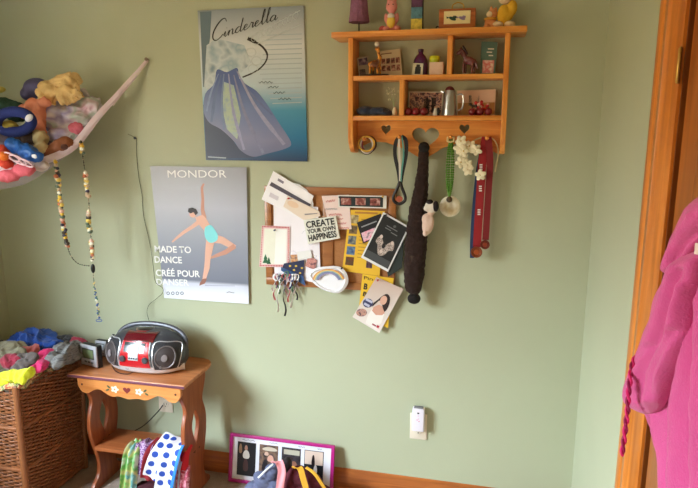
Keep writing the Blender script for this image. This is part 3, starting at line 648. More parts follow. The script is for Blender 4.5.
# ================================================================== posters on the wall
z2 = crop(185, 0, 2.871)
CQ = [(197.5, 10.5), (303.5, 5.5), (307.3, 161.5), (206, 160)]
bz = P(206, 160).z; hh = P(197.5, 10.5).z-bz
r = sheet('poster', 'glossy blue poster titled Cinderella with a lilac gown and staircase', 'poster', CQ, .009, grad_mat([(0, (22, 52, 92)), (.16, (28, 112, 156)), (.34, (70, 146, 178)), (.5, (186, 204, 212)), (.75, (214, 218, 220)), (1, (140, 150, 158))], 0, hh), t=.008, group='posters on the rear wall')
r['Y'] = .0092
ink(r, 'dark_panel', [z2(*q) for q in ((43, 34), (76, 32), (72, 110), (64, 160), (60, 250), (52, 250))], mat((96, 116, 128), .4), .0002)
ink(r, 'dark_floor', [z2(*q) for q in ((52, 300), (100, 350), (150, 420), (200, 452), (62, 456))], mat((34, 48, 82), .4))
pal = ink(r, 'glow', [z2(*q) for q in ((62, 130), (90, 110), (170, 130), (190, 180), (150, 220), (70, 260), (55, 250))], ramp_mat([(120, 142, 160), (196, 206, 210), (150, 172, 186), (206, 214, 214)], 14, .4, seed=2.))
stair = MB()
for i in range(15):
    y_ = 100+i*14; x_ = 235-i*3 if i < 8 else 215+ (i-8)*6
    stair.slab([P(*z2(a, b), r['Y']+.0004) for a, b in ((x_, y_), (335, y_-4), (336, y_-1), (x_, y_+2.4))], (0, -1, 0), .0002)
stair.build('stair_lines', mat((172, 186, 194), .4), r, smooth=False)
bal = MB()
for i in range(9):
    a, b = 190+i*15, 112-i*8
    o = smooth_loop([(a, b, 0), (a+8, b-14, 0), (a+15, b-8, 0), (a+8, b+8, 0)], 3)
    bal.tube([P(*z2(q.x, q.y), r['Y']+.0006) for q in o], .0011, 4, closed=True)
for (a, b) in ((190, 150), (205, 175), (195, 198)):
    bal.tube([P(*z2(a+14*math.cos(t*.5), b+12*math.sin(t*.5)), r['Y']+.0006) for t in range(12)], .0011, 4, closed=True)
bal.tube([P(*z2(*q), r['Y']+.0006) for q in ((184, 108), (330, 30))], .0013, 4); bal.tube([P(*z2(*q), r['Y']+.0006) for q in ((200, 130), (332, 70))], .0013, 4)
bal.build('balustrade_drawing', mat((206, 214, 216), .4), r)
ink(r, 'handrail', limb([(p.x, p.y) for p in [Vector(z2(*q)+(0,)) for q in [(v.x, v.y) for v in smooth_path([(180, 110, 0), (200, 120, 0), (222, 134, 0), (236, 156, 0), (230, 180, 0), (205, 204, 0), (165, 222, 0)], 5)]]], [3.6]*6+[2.0]*10+[1.5]*15), mat((26, 20, 26), .4), .0007)
gown = smooth_loop([z2(*q)+(0,) for q in ((92, 200), (120, 207), (150, 195), (156, 225), (180, 245), (206, 262), (236, 300), (268, 350), (304, 408), (290, 426), (240, 440), (195, 450), (160, 432), (140, 405), (104, 372), (70, 352), (54, 320), (58, 270), (84, 240))], 4)
ink(r, 'gown_print', [(p.x, p.y) for p in gown], grad_mat([(0, (92, 94, 126)), (.35, (126, 128, 162)), (.7, (100, 118, 168)), (1, (72, 92, 150))], .02, hh*.6, haze=.3), .0009)
ink(r, 'gown_fold', [z2(*q) for q in ((112, 235), (140, 245), (160, 330), (150, 400), (120, 370), (104, 300))], ramp_mat([(150, 170, 190), (170, 186, 160), (134, 156, 180)], 30, .4), .0013)
for (a0, b0, c0, a1, b1, c1_, cc) in ((150, 205, 3, 285, 415, 16, (150, 150, 182)), (140, 215, 3, 225, 440, 14, (122, 124, 158)), (125, 212, 3, 170, 430, 12, (146, 148, 184)), (104, 215, 3, 76, 350, 12, (84, 104, 150)), (96, 212, 2, 62, 320, 8, (120, 140, 184)), (146, 200, 2, 250, 330, 8, (98, 110, 156)), (112, 212, 3, 112, 372, 8, (104, 124, 166))):
    pth = smooth_path([(a0, b0, 0), ((a0*.55+a1*.45)-6, b0*.5+b1*.5, 0), (a1, b1, 0)], 6)
    ink(r, 'gown_fold', limb([z2(p.x, p.y) for p in pth], [(c0+(c1_-c0)*k/(len(pth)-1))/2.871*(1 if k < len(pth)-3 else .6) for k in range(len(pth))]), mat(cc, .4, var=.12, vscale=60), .0015+.00003*a0/10)
# handwritten title: pen strokes on a rising baseline (unit = x-height)
GL = {'C': (2.1, [[(2.3, 2.5), (1.9, 3.1), (1.2, 3.0), (.4, 2.2), (0, 1.2), (.15, .3), (.8, -.15), (1.5, .1), (2.0, .55)]]),
 'i': (.8, [[(0, .3), (.3, .95), (.3, .3), (.5, .0), (.8, .35)], [(.42, 1.45), (.5, 1.55)]]),
 'n': (1.5, [[(0, .3), (.25, .95), (.25, 0), (.35, .6), (.75, 1), (.95, .8), (.95, .2), (1.15, 0), (1.5, .35)]]),
 'd': (1.5, [[(1.0, .8), (.6, 1), (.15, .7), (.05, .25), (.35, 0), (.75, .2), (1.0, .8), (1.15, 2.4), (1.0, .8), (1.0, .2), (1.2, 0), (1.5, .35)]]),
 'e': (1.15, [[(0, .3), (.5, .55), (.75, .85), (.5, 1), (.2, .7), (.2, .2), (.5, 0), (1.15, .35)]]),
 'r': (1.0, [[(0, .3), (.3, 1.05), (.45, .9), (.7, .9), (.65, .3), (.8, 0), (1.0, .35)]]),
 'l': (.95, [[(0, .3), (.5, 1.5), (.62, 2.5), (.4, 2.5), (.28, 1.2), (.35, .2), (.6, 0), (.95, .35)]]),
 'a': (1.5, [[(1.0, .8), (.6, 1), (.15, .7), (.05, .25), (.35, 0), (.75, .2), (1.0, .9), (.95, .2), (1.15, 0), (1.5, .35)]])}
zT = crop(190, 0, 5.817); xc_ = 0; tl = MB(); O_ = Vector((128, 238)); bd_ = Vector((400, -132)).normalized(); XH = 27.5
tw_ = sum(GL[c][0] for c in 'Cinderella'); sxs = 402/tw_/XH
for c in 'Cinderella':
    adv, sts = GL[c]
    for st_ in sts:
        pp = smooth_path([(a_, b_, 0) for a_, b_ in st_], 5); wp = []; rs_ = []
        for i, p_ in enumerate(pp):
            ux = (xc_+p_.x)*XH*sxs+p_.y*XH*.22; q = O_+bd_*ux; q = (q.x, q.y-p_.y*XH*(1.15 if c != 'C' else 1.25)); wp.append(P(*zT(*q), .0102))
            dn = (pp[min(i+1, len(pp)-1)]-pp[max(i-1, 0)]); rs_.append(.0010+.0013*max(0, -dn.normalized().y if dn.length > 0 else 0)+(.0006 if c == 'C' else 0))
        tl.tube(wp, rs_, 6, flat=.25)
    xc_ += adv
tl.build('title_lettering', mat((14, 12, 16), .4), r)
sc = MB()
for (a, b, L_) in ((212, 236, 44), (238, 250, 34), (254, 266, 36), (268, 284, 40)):
    pts = [(a+i*3, b+math.sin(i*1.7)*3.2) for i in range(int(L_/3))]
    sc.tube([P(*z2(*q), .0105) for q in pts], .0009, 4)
sc.build('handwriting', INK, r)
ink(r, 'small_print', [z2(*q) for q in ((66, 449), (118, 452), (118, 455), (66, 452))], mat((170, 180, 190), .5), .0012)

z3 = crop(130, 155, 3.146)
MQ = [(150, 166), (246.5, 167.3), (248.7, 304), (164.2, 298)]
bz = P(206, 300).z; hh = P(200, 166.5).z-bz
r = sheet('poster', 'lavender-grey dance poster reading MONDOR with a turquoise-leotard dancer', 'poster', MQ, .012, grad_mat([(0, (230, 232, 240)), (.06, (226, 228, 238)), (.13, (206, 208, 222)), (.155, (120, 124, 140)), (.4, (146, 150, 164)), (.7, (176, 178, 190)), (1, (150, 150, 158))], 0, hh), t=.0008, group='posters on the rear wall')
skin = mat((222, 172, 150), .5); skin2 = mat((198, 142, 120), .5)
ink(r, 'raised_arm', limb([z3(*q) for q in ((232, 90), (226, 102), (229, 140), (228, 172), (234, 200))], [1.6, 2.6, 2.8, 3.6, 4.6]), skin2)
ink(r, 'left_arm', limb([z3(*q) for q in ((220, 208), (196, 226), (168, 244), (146, 262), (132, 274))], [4.8, 3.8, 3.2, 2.4, 1.4]), skin)
ink(r, 'torso', [z3(*q) for q in ((205, 196), (228, 188), (240, 200), (258, 232), (270, 262), (238, 262), (232, 236), (212, 214))], skin, .0007)
ink(r, 'bent_leg', limb([z3(*q) for q in ((258, 262), (290, 268), (330, 292))], [9, 7.2, 5.2]), skin, .0005)
ink(r, 'bent_leg', limb([z3(*q) for q in ((330, 286), (300, 306), (270, 317), (246, 327))], [5, 4.8, 3.2, 1.4]), skin2, .0009)
ink(r, 'standing_leg', limb([z3(*q) for q in ((254, 262), (248, 300), (244, 330), (242, 355), (234, 388), (230, 400))], [9, 7.2, 5.6, 5.6, 3.6, 2.8]), skin, .0010)
ink(r, 'ballet_shoe', [z3(*q) for q in ((228, 390), (242, 388), (236, 404), (218, 411), (220, 402))], mat((150, 100, 84), .5), .0012)
leo = smooth_loop([z3(*q)+(0,) for q in ((238, 226), (252, 220), (262, 228), (276, 252), (272, 270), (252, 276), (238, 262), (234, 240))], 3)
ink(r, 'leotard', [(p.x, p.y) for p in leo], mat((128, 214, 218), .5), .0014)
ink(r, 'head', [(p[0], p[1]) for p in ell(*z3(198, 184), 3.8, 4.2)], skin, .0009)
ink(r, 'hair', [z3(*q) for q in ((182, 178), (184, 168), (196, 165), (208, 170), (214, 182), (206, 190), (200, 180), (190, 184))], mat((34, 28, 32), .5), .0012)
ink(r, 'shadow_line', [z3(*q) for q in ((236, 408), (330, 411), (330, 413), (236, 412))], mat((176, 178, 196), .5), .0004)
for s, x0, x1, y0, hpx in (('MONDOR', 119, 304, 71, 23), ('MADE TO', 78, 193, 305, 20), ('DANCE', 78, 164, 338, 20), ('CRÉÉ POUR', 82, 221, 380, 20), ('DANSER', 84, 186, 408, 19)):
    a, b = P(*z3(x0, y0), .0128), P(*z3(x1, y0+ (0 if s == 'MONDOR' else (x1-x0)*.03)), .0128)
    text(s, a, b, hpx/3.146*mpp(a), WHITE, r, bold=.0 if s == 'MONDOR' else .022)
icon = MB()
for i in range(4):
    a, b = 120+i*14.5, 435; icon.tube([P(*z3(a+4.4*math.cos(t), b+4.4*math.sin(t)), .0128) for t in [k*PI/5 for k in range(10)]], .0013, 4, closed=True)
icon.tube([P(*z3(*q), .0128) for q in ((304, 434), (312, 430), (320, 433), (328, 434))], .0009, 4)
icon.build('icons', mat((70, 70, 86), .5), r)

# wire trailing from a nail
r = thing('wall_wire', 'thin dark antenna wire trailing down the wall from a nail', 'wire', P(150, 318, .01))
wz = [(136.3, 138, .004), (137, 160, .004), (139, 178, .004), (142, 195, .004), (143.5, 215, .004), (148, 235, .004), (151, 250, .006), (153.5, 268, .02), (155.5, 282, .02), (162.5, 288, .02), (162.5, 293, .022), (156, 299, .02), (149, 305, .01), (147, 313, .03), (150, 323, .1)]
MB().tube(smooth_path([P(a, b, c_) for a, b, c_ in wz], 5), .0011, 6).build('wire', mat((50, 56, 46), .6), r)
MB().tube(smooth_path([P(128, 134, .006), P(132, 136, .01), P(136, 138, .006)], 4), .0008, 6).build('loose_end', mat((60, 60, 50), .6), r)
MB().lathe([(.0015, -.0), (.0015, .010), (.006, .0105), (.006, .012), (.001, .013)], (P(136.3, 138).x, 0, P(136.3, 138).z), 12, 'y').build('nail', BLACK, r)

# ================================================================== cork board and its papers
cx0, cx1, cz0, cz1 = P(266.5, 240).x, P(396, 240).x, P(330, 287.5).z, P(330, 187).z
r = thing('cork_board', 'wood-framed double cork board covered with papers and cards', 'cork board', ((cx0+cx1)/2, -.009, cz0))
fm = wood((140, 84, 40), (172, 110, 58), 'x'); cork = ramp_mat([(150, 96, 54), (176, 120, 72), (160, 104, 60)], 160, .9, detail=5)
fw = .030; xm0, xm1 = P(324, 240).x, P(334, 240).x
MB().box((cx0, -.016, cz1-fw), (cx1, -.001, cz1)).build('frame_rail', fm, r, bevel=.002)
MB().box((cx0, -.016, cz0), (cx1, -.001, cz0+fw)).build('frame_rail', fm, r, bevel=.002)
for a, b in ((cx0, cx0+fw), (cx1-fw, cx1), (xm0, xm1)): MB().box((a, -.0155, cz0+fw), (b, -.001, cz1-fw)).build('frame_stile', fm, r, bevel=.002)
MB().box((cx0+fw, -.009, cz0+fw), (xm0, -.001, cz1-fw)).build('cork_panel', cork, r); MB().box((xm1, -.009, cz0+fw), (cx1-fw, -.001, cz1-fw)).build('cork_panel', cork, r)
def pin(q, Y, cc, where):
    p = P(q[0], q[1], Y); t_ = thing('push_pin', cc[1]+' push pin '+where, 'pin', p, 'push pins on the cork board')
    MB().lathe([(.0035, 0), (.0035, .002), (.002, .004), (.002, .008), (.0035, .010), (.003, .011)], (p.x, p.y, p.z), 10, 'y').build('pin_head', mat(cc[0], .3), t_)
G = 'papers pinned on the cork board'
pw = mat((246, 242, 246), .6)
r = sheet('drawing_sheet', 'large white sheet with faint pencil drawing, under the other papers', 'paper', [(273.5, 205), (318, 207), (321, 284), (274.5, 274)], .018, mat((242, 236, 242), .6), G)
sc = MB()
for i in range(7):
    a, b = 284+random.uniform(0, 28), 232+random.uniform(0, 30); pts = [(a+j*1.6, b+math.sin(j+i)*2-j*.4) for j in range(7)]
    sc.tube([P(x_, y_, .0184) for x_, y_ in pts], .0005, 4)
sc.build('pencil_marks', mat((176, 172, 190), .7), r)
zA = crop(250, 165, 6.975)
r = sheet('mailing_label', 'rounded white shipping label with a barcode, sticking out at top left', 'paper', [zA(*q) for q in ((290, 120), (345, 135), (395, 172), (432, 225), (442, 270), (438, 310), (420, 320), (285, 200))], .0200, mat((226, 224, 226), .6), G)
bc = MB()
for i in range(13):
    u = 318+i*7.5; vv = 160+i*5.2; w_ = 2 if i % 3 else 4
    bc.slab([P(*zA(*q), .0203) for q in ((u, vv), (u+w_, vv+w_*.6), (u+w_-12, vv+30), (u-12, vv+28))], (0, -1, 0), .0003)
bc.build('barcode', mat((70, 66, 74), .6), r, smooth=False)
EQ = [zA(162, 42), zA(445, 215), zA(375, 385), zA(80, 240)]
r = sheet('mailing_envelope', 'white printed envelope tilted at the top left of the cork board', 'paper', EQ, .0222, pw, G)
ink(r, 'dark_band', [zA(*q) for q in ((150, 118), (425, 274), (415, 294), (135, 142))], mat((72, 64, 78), .5), .0014)
ink(r, 'grey_print', sub(EQ, .16, .12, .3, .2), mat((130, 124, 138), .6), .0014); ink(r, 'grey_print', sub(EQ, .12, .66, .32, .8), mat((214, 206, 214), .6), .0014)
r = sheet('cream_note', 'cream note with a faint peach stamp below the tilted envelope', 'paper', [zA(*q) for q in ((262, 215), (482, 322), (492, 356), (385, 392), (232, 290))], .0248, mat((236, 218, 200), .6), G)
ink(r, 'stamp', [(p[0], p[1]) for p in ell(*zA(300, 275), 6, 3, 16, .4)], mat((232, 200, 168), .6)); ink(r, 'handwriting', [zA(*q) for q in ((380, 340), (470, 335), (470, 341), (382, 350))], mat((150, 140, 140), .6))
pin(zA(272, 232), .0262, ((190, 30, 50), 'red'), 'holding the cream note')
z4 = crop(250, 160, 2.71)
LQ = [(261.8, 225.4), (290, 226.6), (289.3, 267.3), (259.2, 266.8)]
r = sheet('letter', 'cream letter with a candy-striped red border and small tree', 'paper', LQ, .0215, mat((232, 196, 194), .6), G)
for i in range(18):
    for (u, v) in ((.03+i*.0535, .02), (.03+i*.0535, .965)): ink(r, 'border_mark', sub(LQ, u-.012, v-.012, u+.022, v+.020), mat((190, 50, 66), .6))
for i in range(16):
    for u in (.02, .945): ink(r, 'border_mark', sub(LQ, u, .05+i*.0575, u+.03, .05+i*.0575+.03), mat((190, 50, 66), .6))
ink(r, 'page', sub(LQ, .1, .07, .9, .93), mat((234, 232, 214), .6)); ink(r, 'page_right', sub(LQ, .5, .07, .9, .93), mat((244, 242, 236), .6), .0007)
for a_, b_, s in ((265.5, 262, 1.0), (268.8, 263, .75)): ink(r, 'tree_drawing', [(a_-3*s, b_+1), (a_-1.2*s, b_-3*s), (a_-2*s, b_-3*s), (a_, b_-8*s), (a_+2*s, b_-3*s), (a_+1.2*s, b_-3*s), (a_+3*s, b_+1)], mat((40, 100, 60), .6), .0010)
pin((275, 230), .0226, ((60, 60, 90), 'dark blue'), 'at the top of the bordered letter')
RQ = [(321.6, 196), (348.7, 194.8), (351.5, 229.2), (330, 229.4)]
r = sheet('handwritten_note', 'white note with words written in red marker', 'paper', RQ, .0215, mat((238, 214, 208), .6), G)
def squig(r, name, x0, x1, y, amp, m, Y, rad=.0010, f=1.7):
    n_ = max(4, int((x1-x0)*1.6)); MB().tube([P(x0+(x1-x0)*i/n_, y+amp*math.sin(i*f)*(1 if i % 3 else .4), Y) for i in range(n_+1)], rad, 4).build(name, m, r)
redm = mat((206, 60, 56), .6)
for x0, x1, y, a_, m_ in ((326, 335, 201, 1.6, redm), (325, 337, 209, 1.0, mat((150, 150, 160), .6)), (329, 342, 214.5, 1.3, redm), (336, 343, 219, .8, redm), (337, 346, 223.5, 1.2, redm), (338, 349, 228, .8, redm)): squig(r, 'red_writing' if m_ is redm else 'grey_writing', x0, x1, y, a_, m_, .0222)
SQ = [(337.8, 195), (386.6, 195.8), (386.3, 208.6), (338.3, 207.2)]
r = sheet('photo_strip', 'strip of three small photos on black, along the board top', 'photo', SQ, .0238, mat((232, 228, 220), .5), G)
ink(r, 'black_backing', sub(SQ, .03, .1, .93, .9), mat((18, 34, 38), .5))
for i in range(3): ink(r, 'photo', sub(SQ, .06+.3*i, .22, .27+.3*i, .78), photo(20.+i, ((70, 26, 26), (150, 80, 72), (206, 170, 160)), 60), .0008)
YQ = [(349.5, 209.8), (385, 211.2), (379.5, 276), (342, 270.8)]
r = sheet('flyer', 'yellow flyer with a column of photos behind the black poster', 'paper', YQ, .0192, mat((232, 184, 44), .6), G)
for i, cc in enumerate((((120, 90, 50), (206, 190, 140)), ((60, 50, 40), (150, 120, 80)), ((40, 60, 90), (160, 160, 140)), ((40, 70, 130), (120, 150, 170)), ((120, 60, 30), (60, 70, 50)))):
    ink(r, 'photo', sub(YQ, .06, .08+.17*i, .28, .215+.17*i), photo(30.+i, cc, 70))
ink(r, 'heading', sub(YQ, .16, .025, .8, .055), mat((190, 130, 50), .6)); ink(r, 'photo', sub(YQ, .62, .76, .78, .9), photo(38., ((20, 16, 30), (120, 80, 90)), 80))
for i in range(12): ink(r, 'printed_line', sub(YQ, .36, .14+.055*i, .58, .152+.055*i), mat((176, 130, 40), .6))
KQ = [(356.8, 222.6), (380.7, 213.6), (388, 233), (363, 243.5)]
r = sheet('postcard', 'black postcard with a pink print, under the black poster', 'postcard', KQ, .0240, mat((20, 18, 26), .4), G)
ink(r, 'pink_print', sub(KQ, .05, .52, .6, .95), ramp_mat([(226, 70, 130), (240, 200, 214), (60, 40, 60)], 50, .5)); itext(r, 'Dance', KQ, .12, .7, .3, .12, mat((200, 200, 204), .5)) if False else ink(r, 'grey_line', sub(KQ, .12, .24, .75, .3), mat((150, 150, 156), .5))
DQ = [(383, 250), (404, 236), (402, 268), (388, 277)]
r = sheet('dark_card', 'dark green card mostly hidden behind the black poster', 'card', DQ, .0215, mat((36, 46, 44), .5), G)
BQ = [(383.3, 212), (409.6, 227), (388, 272), (361, 257.5)]
r = sheet('performance_poster', 'tilted black poster with white border and two pale dancers', 'poster', BQ, .0275, mat((232, 232, 232), .5), G)
ink(r, 'black_print', sub(BQ, .05, .035, .95, .95), ramp_mat([(18, 18, 20), (34, 34, 36)], 10, .4))
ink(r, 'dark_grey_panel', sub(BQ, .05, .8, .95, .95), mat((70, 72, 74), .4), .0007)
pal = mat((214, 196, 186), .5)
tut = ramp_mat([(60, 52, 50), (206, 190, 180), (120, 100, 92), (226, 212, 204)], 110, .5, seed=7.)
ink(r, 'dancer_print', [(p.x, p.y) for p in smooth_loop([M2(BQ, *q)+(0,) for q in ((.2, .5), (.28, .42), (.38, .48), (.5, .56), (.6, .5), (.7, .42), (.8, .46), (.84, .58), (.72, .62), (.66, .72), (.56, .78), (.44, .78), (.36, .7), (.3, .62), (.2, .58))], 3)], tut, .0009)
for q in ((.3, .44), (.72, .45), (.5, .7)): ink(r, 'dancer_print', ell(*M2(BQ, *q), 1.5, 1.9, 10), pal, .0012)
ink(r, 'dark_gap', ell(*M2(BQ, .5, .58), 1.8, 3.0, 10, .4), mat((30, 26, 28), .5), .0013)
for u0, u1, v in ((.28, .5, .24), (.52, .76, .27), (.3, .7, .19)): ink(r, 'grey_title', sub(BQ, u0, v, u1, v+.018), mat((120, 120, 122), .5), .0007)
ink(r, 'emblem', ell(*M2(BQ, .55, .14), 1.6, 1.4, 10), mat((96, 96, 98), .5), .0007)
pin((386, 215), .0290, ((30, 30, 34), 'black'), 'on the tilted black poster')
Y2 = [(362.5, 274), (393.7, 278.3), (388, 328), (358, 316)]
r = sheet('flyer', 'yellow flyer with black letters poking out below the board', 'paper', Y2, .0205, mat((234, 188, 40), .6), G)
itext(r, 'Pin', Y2, .06, .34, .12, .08, mat((50, 40, 20), .6)); itext(r, 'B', Y2, .08, .2, .34, .13, INK, .03); itext(r, 'B', Y2, .08, .2, .5, .1, INK, .03)
PQ = [(376.5, 277), (403.5, 289), (379.3, 333), (352.4, 317)]
r = sheet('portrait_poster', 'tilted pale poster of a dark-haired dancer in white', 'poster', PQ, .0262, grad_mat([(0, (236, 226, 220)), (.6, (216, 200, 190)), (1, (206, 178, 164))], 0, .22), G)
r['Y'] = .0263
ink(r, 'dress_print', [M2(PQ, *q) for q in ((.42, .62), (.62, .58), (.84, .62), (.9, .8), (.84, .97), (.46, .97), (.4, .8))], mat((240, 232, 226), .5), .0004)
ink(r, 'hair_print', [(p.x, p.y) for p in smooth_loop([M2(PQ, *q)+(0,) for q in ((.5, .3), (.6, .23), (.74, .27), (.83, .4), (.84, .54), (.76, .6), (.7, .52), (.5, .42), (.44, .5), (.38, .6), (.36, .52), (.44, .4))], 3)], mat((44, 26, 26), .5), .0007)
ink(r, 'shoulder_print', [M2(PQ, *q) for q in ((.42, .6), (.54, .5), (.66, .5), (.84, .6), (.8, .66), (.62, .72), (.44, .68))], mat((214, 160, 138), .5), .0010)
ink(r, 'face_print', ell(*M2(PQ, .6, .38), 3.4, 4.8, 14, .4), mat((222, 172, 150), .5), .0013)
ink(r, 'round_badge', ell(*M2(PQ, .2, .58), 5.2, 4.6), mat((54, 56, 94), .5), .0012)
ink(r, 'badge_lettering', sub(PQ, .08, .5, .32, .55), mat((190, 190, 210), .5), .0016); ink(r, 'badge_lettering', sub(PQ, .1, .6, .3, .65), mat((190, 190, 210), .5), .0016)
ink(r, 'inset_photo', ell(*M2(PQ, .18, .82), 5.4, 4.0), ramp_mat([(90, 70, 100), (200, 150, 130), (60, 40, 60)], 60), .0012)
ink(r, 'red_mark', sub(PQ, .82, .88, .9, .93), mat((190, 40, 60), .5), .0016); ink(r, 'red_mark', sub(PQ, .66, .9, .8, .93), mat((170, 80, 90), .5), .0016)
pin((378, 280), .0315, ((180, 40, 50), 'dark red'), 'on the portrait poster')
# CREATE YOUR OWN HAPPINESS sign
HQ = [(303.4, 220.2), (335.8, 216.3), (339.6, 238.4), (308, 244)]
r = sheet('quote_sign', 'square white block sign reading CREATE YOUR OWN HAPPINESS', 'sign', HQ, .034, mat((232, 232, 220), .5), t=.014)
r['Y'] = .0345
for s, u0, u1, v, h in (('CREATE', .05, .93, .34, .26), ('YOUR OWN', .05, .93, .58, .17), ('HAPPINESS', .05, .93, .9, .25)): itext(r, s, HQ, u0, u1, v, h, INK, .025)
# small stuff at the lower left
r = sheet('leaflet', 'dark blue leaflet with yellow spots, tilted at bottom left', 'leaflet', [(284, 263.5), (304.5, 260), (303.5, 279), (300.5, 277.5), (281.5, 269.5)], .024, mat((28, 36, 74), .5), G)
for a_, b_ in ((296, 266), (302, 268), (300, 273), (294, 270), (290, 266)): ink(r, 'yellow_spot', ell(a_, b_, 1.3, 1.0, 8), mat((206, 170, 60), .6))
r = sheet('leaflet', 'dark navy paper with white stripe under the spotted leaflet, bottom left', 'leaflet', [(281, 267), (303.5, 276.5), (305.5, 286), (281, 270.5)], .0272, mat((44, 78, 126), .5), G)
r = sheet('photo_print', 'small reddish snapshot of faces near the rainbow plate', 'photo', [(308, 256), (317, 260), (315, 270), (305, 266)], .0222, photo(41., ((90, 40, 50), (214, 150, 140), (70, 40, 60)), 60), G)
r = sheet('white_label', 'blank white slip above the rainbow plate', 'paper', [(297, 252), (310.5, 250), (312, 258), (298, 260)], .0262, WHITE, G)
r = sheet('photo_print', 'orange-toned snapshot at the left of the white slip', 'photo', [(290.5, 255), (297, 254.5), (298, 262.5), (291, 263.5)], .0238, photo(44., ((150, 80, 50), (224, 170, 120), (60, 50, 80)), 60), G)
# rainbow paper plate
zB = crop(250, 220, 4.438)
pl = [(p.x, p.y) for p in smooth_loop([zB(*q)+(0,) for q in ((256, 240), (285, 216), (340, 206), (396, 207), (426, 232), (436, 272), (420, 306), (388, 325), (330, 312), (282, 280))], 4)]
r = thing('rainbow_plate', 'white paper plate with a painted rainbow at the board bottom', 'craft', P(*zB(345, 322), .035)); r['Y'] = .040
cq = [P(a_, b_, .036) for a_, b_ in pl]; cen = sum(cq, Vector())/len(cq); n_ = len(cq)
vs = list(cq)+[cen+(q-cen)*.85+Vector((0, -.006, 0)) for q in cq]+[cen+(q-cen)*.8+Vector((0, -.001, 0)) for q in cq]+[cen+Vector((0, .0, 0))]
fs = []
for L_ in range(2):
    for i in range(n_): fs.append((L_*n_+i, L_*n_+(i+1) % n_, (L_+1)*n_+(i+1) % n_, (L_+1)*n_+i))
fs += [(2*n_+i, 2*n_+(i+1) % n_, 3*n_) for i in range(n_)]
k0 = len(vs); vs2 = [v+Vector((0, .002, 0)) for v in vs]; fs2 = [tuple(k0+x for x in reversed(f)) for f in fs]; rim = [(i, (i+1) % n_, k0+(i+1) % n_, k0+i) for i in range(n_)]
MB().add(vs+vs2, fs+fs2+rim).build('plate', mat((238, 236, 240), .6), r)
for j, cc in enumerate(((222, 150, 90), (230, 196, 110), (150, 170, 170), (110, 126, 160), (150, 140, 176))):
    pts = []
    for i in range(15):
        an = PI*1.02+(PI*.88)*i/14; R1 = 1-.085*j
        pts.append(zB(350+70*R1*math.cos(an), 268+48*R1*math.sin(an)+ (8 if i > 9 else 0)*(i-9)/5))
    ink(r, 'rainbow_band', limb(pts, [1.25]*15), mat(cc, .6), .0036+.0003*j)
pin((342, 268), .0412, ((20, 20, 24), 'black'), 'on the rainbow plate')
pin((340, 197), .0252, ((30, 26, 40), 'navy'), 'at the left of the photo strip')
pin((383, 196.5), .0252, ((210, 170, 60), 'yellow'), 'at the right of the photo strip')
# ribbon rosette bunch with streamers
r = thing('ribbon_bunch', 'bunch of coloured curly ribbons dangling at the board bottom left', 'ribbons', P(284, 320, .03))
cols = [(236, 232, 232), (206, 110, 116), (60, 70, 130), (236, 232, 232), (110, 150, 120), (236, 226, 228), (40, 40, 60), (206, 186, 190)]
for i in range(16):
    x0 = 275+i*1.45; L_ = [18, 26, 14, 38, 20, 12, 42, 22, 16, 28, 15, 34, 18, 20, 26, 14][i]; ph = random.uniform(0, 6)
    pts = [P(x0+1.3*math.sin(ph+j*1.3)+(-.8 if i < 5 else .4)*j*.35, 274+L_*j/8, .030+.004*math.sin(ph+j)) for j in range(9)]
    ribbon(pts, .0085, tw=2.5).build('streamer', mat(cols[i % 8], .5), r)
for i in range(9):
    a_, b_ = 276+i*2.6, 276+random.uniform(-2, 4); mb = MB(); c0 = P(a_, b_, .034)
    mb.tube([c0+Vector((.008*math.cos(t), .004*math.sin(2*t), .012*math.sin(t))) for t in [k*PI/6 for k in range(12)]], .0022, 6, closed=True); mb.build('bow_loop', mat(cols[(i*3) % 8], .5), r)

# ================================================================== outlets
def outlet(px, py, label, w_=.07, h_=.115, name='wall_outlet'):
    p = P(px, py, .0); r = thing(name, label, 'outlet', (p.x, 0, p.z-h_/2))
    MB().box((p.x-w_/2, -.006, p.z-h_/2), (p.x+w_/2, -.0005, p.z+h_/2)).build('cover_plate', mat((232, 218, 198), .4), r, bevel=.003)
    for s in (-1, 1):
        zz_ = p.z+s*.0195*1.0
        o = MB().lathe([(.0165, -.002), (.0165, .0015), (.0155, .002)], (p.x, -.006, zz_), 20, 'y', sy=.85).build('receptacle', mat((226, 212, 192), .4), r)
        sl = MB().box((p.x-.0075, -.0086, zz_-.001), (p.x-.0055, -.0078, zz_+.008)).box((p.x+.0055, -.0086, zz_-.001), (p.x+.0075, -.0078, zz_+.008)).lathe([(.0024, 0), (.0024, .0007)], (p.x, -.0079, zz_-.007), 10, 'y')
        sl.build('slots', BLACK, o)
    return r, p
r, p = outlet(418.5, 426, 'cream wall outlet with a plug-in night light, centre of rear wall')
nx0, nx1 = P(412.3, 419, .03).x, P(424.3, 419, .03).x; nz0, nz1 = P(418, 430.8, .03).z, P(418, 408.5, .03).z
r = thing('night_light', 'white plug-in night light with small pink buttons on the central outlet', 'plug-in device', ((nx0+nx1)/2, -.0095, nz0))
MB().box((nx0, -.038, nz0), (nx1, -.0095, nz1)).build('housing', mat((234, 226, 238), .35), r, bevel=.004, seg=3)
cxx = (nx0+nx1)/2
MB().box((nx0+.006, -.032, nz1-.001), (nx1-.006, -.014, nz1+.005)).build('vent', mat((130, 126, 130), .5), r, bevel=.001)
b = MB()
for dx, dz, rr in ((.0, .030, .0016), (-.004, .012, .0025), (.004, .007, .0025), (.001, .017, .0018)): b.lathe([(rr, 0), (rr*.8, .001)], (cxx+dx, -.038, (nz0+nz1)/2+dz-.01), 12, 'y')
b.build('buttons', mat((226, 120, 160), .4), r)
MB().box((cxx-.004, -.0388, nz1-.02), (cxx+.004, -.0378, nz1-.014)).build('display', mat((70, 60, 70), .3), r)
